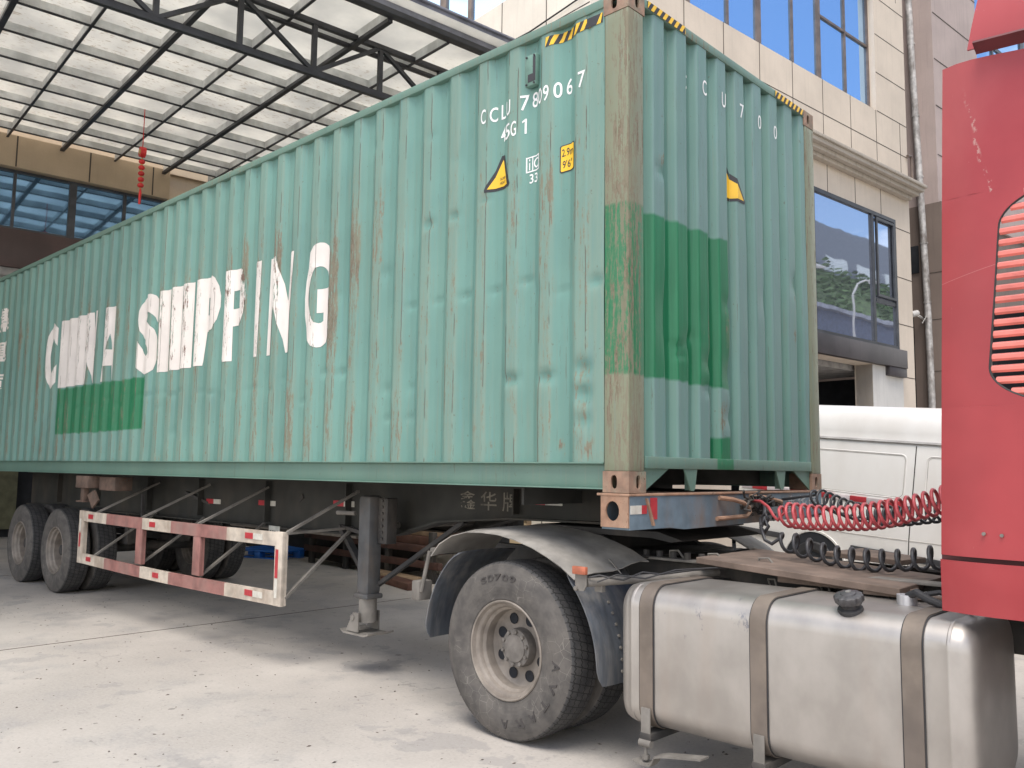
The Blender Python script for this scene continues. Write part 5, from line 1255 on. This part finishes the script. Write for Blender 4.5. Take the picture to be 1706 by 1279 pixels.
# ================================================================== CANOPY
Cn = bthing('canopy', 'translucent canopy roof on dark steel beams, over the left end of the container', 'canopy')
def cz(v): return 7.0+.03*v
US = [-4.05, -2.2, -.1, 1.75, 3.55, 5.40, 7.20]
UL, UH, VL, VH = -7.0, 7.92, 8.82, 17.28
b = BM(); rows = [[(UL+(UH-UL)*i/2, v, cz(v)+.125) for i in range(3)] for v in (VL-.3, 12, VH)]; sheet(b, rows, .012); link('roof_panel', b, M_roof, Cn)
PV = [9.90, 10.87, 11.75, 12.68, 13.62, 14.52, 15.37, 16.15, 16.85]
b = BM()
for v in PV: abox(b, UL, UH, v-.008, v+.016, cz(v)-.005, cz(v)+.112)
link_split('purlin_web', b, M_purl, Cn)
b = BM()
for v in PV: abox(b, UL, UH, v-.022, v+.018, cz(v)-.022, cz(v)-.0055)
link_split('purlin', b, M_steel, Cn)
b = BM(); b2 = BM()
def slope_bar(b, u0, u1, z0, z1, va=VL, vb=VH):
    vs = abox(b, u0, u1, va, vb, 0, 1)
    for v in vs: v.co.z = cz(v.co.y)+(z0 if v.co.z < .5 else z1)
for u in US: slope_bar(b, u-.035, u+.035, -.070, -.0225); slope_bar(b2, u-.012, u+.012, -.0220, .112)
for u, u_ in zip(US, US[1:]): m = (u+u_)/2; slope_bar(b, m-.018, m+.018, -.040, -.0225); slope_bar(b2, m-.008, m+.008, -.0220, .112)
link_split('rafter', b, M_steel, Cn); link_split('rafter_web', b2, M_purl, Cn)
# edge beam
b = BM(); abox(b, UL, U0-.01, 8.70, 8.80, 7.31, 7.56, .006); abox(b, UL, U0-.01, 8.66, 8.82, 7.5605, 7.59, .004); link('edge_beam', b, M_steelg, Cn)
b = BM(); abox(b, UL, U0-.01, 8.70, 8.83, 7.24, 7.309, .004); link('edge_angle', b, M_steel, Cn)
# truss
b = BM(); tv = 9.62
abox(b, UL, U0-.01, tv-.035, tv+.035, 7.25, 7.32, .004); abox(b, UL, U0-.01, tv-.035, tv+.035, 6.57, 6.65, .004)
abox(b, UL, U0-.01, tv+.16, tv+.21, 7.23, 7.28, .003)
posts = [3.80+.975*k for k in range(-11, 5)]
for k, u in enumerate(posts):
    if not UL < u < UH: continue
    abox(b, u-.03, u+.03, tv-.028, tv+.028, 6.6505, 7.2495)
    if u+.975 < UH:
        lo, hi = (u, u+.975); q = (k % 2 == 0)
        if q: bar(b, (lo+.03, tv, 6.65), (hi-.03, tv, 7.26), .05, .05)
        else: bar(b, (lo+.03, tv, 7.26), (hi-.03, tv, 6.65), .05, .05)
link('truss', b, M_steel, Cn)
# supports of the canopy out of frame
b = BM()
for v in (9.62, 17.0): tube(b, [(-6.8, v, 0), (-6.8, v, cz(v)-.1)], .12, 16)
link_split('column', b, M_steel, Cn)
# cable
b = BM(); tube(b, [(7.90, 9.62, 8.05), (7.88, 9.0, 8.02), (7.88, 8.3, 8.07), (7.90, 7.90, 8.12)], .012, 6); link('cable', b, M_seam, Cn)
# lantern string
def F2W(u, v, z): return (FO[0]+u*math.cos(FR)-v*math.sin(FR), FO[1]+u*math.sin(FR)+v*math.cos(FR), z)
ln = thing('lantern_string', 'string of small red lanterns with a tassel hanging from the canopy', 'hanging decoration', F2W(4.06, 14.1, 6.0), FR)
b = BM(); tube(b, [(0, 0, .08), (0, 0, 1.38)], .007, 6); link('cord', b, M_lred, ln)
def ball(z, r, m, nm, sq=.8):
    b = BM(); bmesh.ops.create_uvsphere(b, u_segments=16, v_segments=10, radius=r)
    for v in b.verts: v.co.z = v.co.z*sq+z
    link(nm, b, m, ln)
b = BM(); tube(b, [(-.04, 0, .66), (.04, 0, .66)], .085, 20); link('fish_knot', b, M_lred, ln)
b = BM(); tube(b, [(-.046, 0, .66), (.046, 0, .66)], .045, 14); link('gold_coin', b, M_lgold, ln)
for k in range(5): ball(.50-.098*k, .050, M_lred, 'red_ball')
for k in range(6): ball(.549-.098*k, .014, M_lgold, 'gold_bead', 1)
b = BM(); tube(b, [(0, 0, .06), (0, .0, -.02), (.0, .015, -.20)], [.012, .022, .018], 10); link('tassel', b, M_lred, ln)

# ================================================================== STORED THINGS BEHIND THE TRAILER
def pallet(x, y, rz, z=0, label='', mat=M_blue, name='plastic_pallet', cat='pallet', grp='blue plastic pallets'):
    t = thing(name, label, cat, (x, y, z), rz, grp)
    b = BM()
    for k in range(7): abox(b, -.6, .6, -.5+k*.1485, -.5+k*.1485+.11, .12, .145, .004)
    link('top_deck', b, mat, t)
    for i in (-.6, -.07, .46):
        for j in (-.5, -.07, .36): b = BM(); abox(b, i, i+.14, j, j+.14, .022, .119, .006); link('block', b, mat, t)
    b = BM()
    for j in (-.5, -.07, .36): abox(b, -.6, .6, j, j+.14, 0, .021, .003)
    link('skid', b, mat, t); return t
pallet(-11.35, 4.75, R(18), 0, 'blue plastic pallet lying farther left, behind the side guard')
pallet(-11.1, 6.15, R(8), 0, 'blue plastic pallet lying behind the end of the timber rack')
# timber rack: trestles and long timbers
rk = thing('timber_rack', 'low dark steel rack carrying timbers behind the landing leg', 'rack', (-8.25, 4.95, 0), R(-4))
b = BM()
for u in (-1.7, -.6, .6, 1.7):
    for v in (-.45, .45): abox(b, u-.05, u+.05, v-.04, v+.04, 0, .72, .004)
    abox(b, u-.04, u+.04, -.5, .5, .40, .48)
link_split('upright', b, M_chasd, rk)
b = BM()
for z in (.20, .42): abox(b, -1.9, 1.9, -.50, -.42, z, z+.10, .004); abox(b, -1.9, 1.9, .42, .50, z, z+.10, .004)
link('rack_rail', b, worn('rust_brown_steel', (.09, .045, .035), .8, rust=.3), rk)
cs, sn = math.cos(R(-4)), math.sin(R(-4))
k = 0
places = ['at the front of the bottom layer', 'in the middle of the bottom layer', 'at the back of the bottom layer', 'at the front of the top layer', 'at the back of the top layer']
for (v, z, L_, m) in ((-.35, .525, 3.7, M_timbr), (-.05, .525, 3.9, M_timb), (.28, .525, 3.6, M_timb), (-.28, .65, 3.3, M_timb), (.12, .65, 3.8, M_timbr)):
    b = BM(); abox(b, -L_/2, L_/2, -.11, .11, 0, .12, .006)
    o = link('timber', b, m, None, (-8.25-v*sn, 4.95+v*cs, z), (0, 0, R(-4)+random.uniform(-.02, .02)))
    tag(o, ('red brown' if m is M_timbr else 'pale')+' timber on the rack, '+places[k], 'timber', 'timbers on the rack'); k += 1
for (x, y, rz, h, nm) in ((-5.72, 5.35, .06, 1.02, 'pale plywood crate seen just above the top of the rear wheel fender'), (-4.72, 5.45, -.04, .97, 'pale plywood crate seen between the fender and the trailer front corner')):
    t = thing('wooden_crate', nm, 'crate', (x, y, 0), rz, 'plywood crates'); b = BM(); abox(b, -.42, .42, -.35, .35, .10, h, .004); link('crate_body', b, M_pply, t)
    b = BM()
    for u in (-.44, .36):
        for v in (-.37, .35): abox(b, u, u+.08, v, v+.02, .10, h)
    for z in (.12, h-.09):
        for v in (-.372, .352): abox(b, -.36, .36, v, v+.02, z, z+.08)
    link('batten', b, M_timb, t)
    b = BM()
    for v in (-.3, 0, .3): abox(b, -.42, .42, v-.05, v+.05, 0, .099)
    link('skid', b, M_timb, t)
for (x, y, rz, m, L_, z, nm) in ((-7.3, 4.25, R(172), M_timb, 1.3, 0, 'short pale board on the concrete before the rack'), (-6.7, 3.9, R(165), M_timbr, 1.0, 0, 'short red brown board on the concrete before the rack')):
    b = BM(); abox(b, -L_/2, L_/2, -.12, .12, 0, .09, .005); tag(link('board', b, m, None, (x, y, z), (0, 0, rz)), nm, 'board')
# dark closing wall of the yard behind, seen under the trailer
yw = bthing('yard_shed', 'dark open shed at the far side of the yard, behind the stored timber', 'shed')
b = BM(); abox(b, U0-.5, U0-.05, 11.5, 17.2, 0, 3.2); link('shed_wall', b, worn('shed_sheet', (.025, .023, .02), .85, dirt=(.05, .035, .025)), yw)

# ================================================================== BEHIND THE CAMERA (seen mirrored in the glass)
def hz(t): return 21*t**.8
hill_b = BM(); rows = []
for j in range(13):
    rows.append([])
    for i in range(41):
        u = 14+i*2.4; v = -8.5-j*1.5; t = j/12; z = -.05+hz(t)+noise.noise((u*.3, v*.3, 0))*.8*t
        rows[-1].append(F2W(u, v, z))
sheet(hill_b, rows, .1); tag(link('hill', hill_b, M_hill), kind='structure')
bu = BM()
for k in range(17000):
    t = random.random(); u = random.uniform(18, 105); v = -8.5-t*18; zc = hz(t); cl = noise.noise((u*.22, v*.4, 4))
    if cl < -.15: continue
    c = Vector(F2W(u, v, zc+random.random()*2.2*(cl+.4))); a = random.uniform(.12, .42); q = Vector((random.gauss(0, 1), random.gauss(0, 1), random.gauss(0, 1))).normalized(); x_, y_ = frame_of(q)
    bu.faces.new([bu.verts.new(c+x_*a), bu.verts.new(c+y_*a*.6), bu.verts.new(c-x_*a), bu.verts.new(c-y_*a*.6)])
tag(link('hill_bushes', bu, M_leaf), kind='stuff')
ob = bthing('factory_building', 'long grey metal factory building on top of the green slope', 'building')
b = BM(); prism(b, [(-27, 18), (-27, 26), (-33, 28), (-39, 26), (-39, 18)], 0, 25, 110)
link('wall', b, worn('grey_cladding', (.12, .14, .18), .6, streak=True), ob)
b = BM()
for u in range(28, 108, 6): abox(b, u, u+4, -27.02, -26.98, 21.5, 23)
link_split('window', b, worn('pale_window', (.45, .5, .52), .3), ob)
lowb = bthing('roadside_shed', 'tall dark blue sheet metal shed at the foot of the slope', 'shed')
b = BM(); abox(b, 24, 60, -8.2, -6, 0, 9.6); link('wall', b, worn('blue_sheet_wall', (.05, .065, .12), .6), lowb)
b = BM(); abox(b, 23.8, 60.2, -8.4, -5.7, 9.6, 9.8); link('roof', b, worn('pale_roof', (.25, .26, .30), .6), lowb)
for i, (u, nm) in enumerate(((33.5, 'white curved street lamp near the shed centre'), (38.5, 'white curved street lamp at the shed end'))):
    x_, y_, z_ = F2W(u, -4.6, 0); t = thing('street_lamp', nm, 'street lamp', (x_, y_, 0), FR, 'street lamps along the slope')
    b = BM(); tube(b, [(0, 0, 0), (0, 0, 10.2)], [.12, .06], 10); link('pole', b, M_whwall, t)
    b = BM(); tube(b, [(0, 0, 10.2), (.4, 0, 10.8), (1.2, 0, 11.1), (1.9, 0, 11.1)], .04, 8); link('arm', b, M_whwall, t)
    b = BM(); tube(b, [(1.7, 0, 11.1), (2.5, 0, 11.15)], [.12, .06], 12); link('lamp_head', b, M_whwall, t)

# fine grit and leaf scraps lying on the concrete (too many to count)
b = BM()
for k in range(1500):
    x = random.uniform(-9, 3.5); y = random.uniform(-3.4, 1.5); r_ = random.choice((.003, .003, .004, .005, .008)); a = random.uniform(0, 6.28); h = r_*random.uniform(.4, 1)
    ax_, ay_ = math.cos(a)*r_*random.uniform(1, 2.4), math.sin(a)*r_*random.uniform(1, 2.4)
    P = [(x-ax_, y-ay_, .001), (x+ay_*.5, y-ax_*.5, .001), (x+ax_, y+ay_, .001), (x-ay_*.5, y+ax_*.5, .001)]; V = [b.verts.new(p) for p in P]; t_ = b.verts.new((x, y, h))
    for i in range(4): b.faces.new((V[i], V[(i+1) % 4], t_))
tag(link('ground_grit', b, worn('grit', (.12, .10, .085), .9, var=.6, scale=40)), kind='stuff')
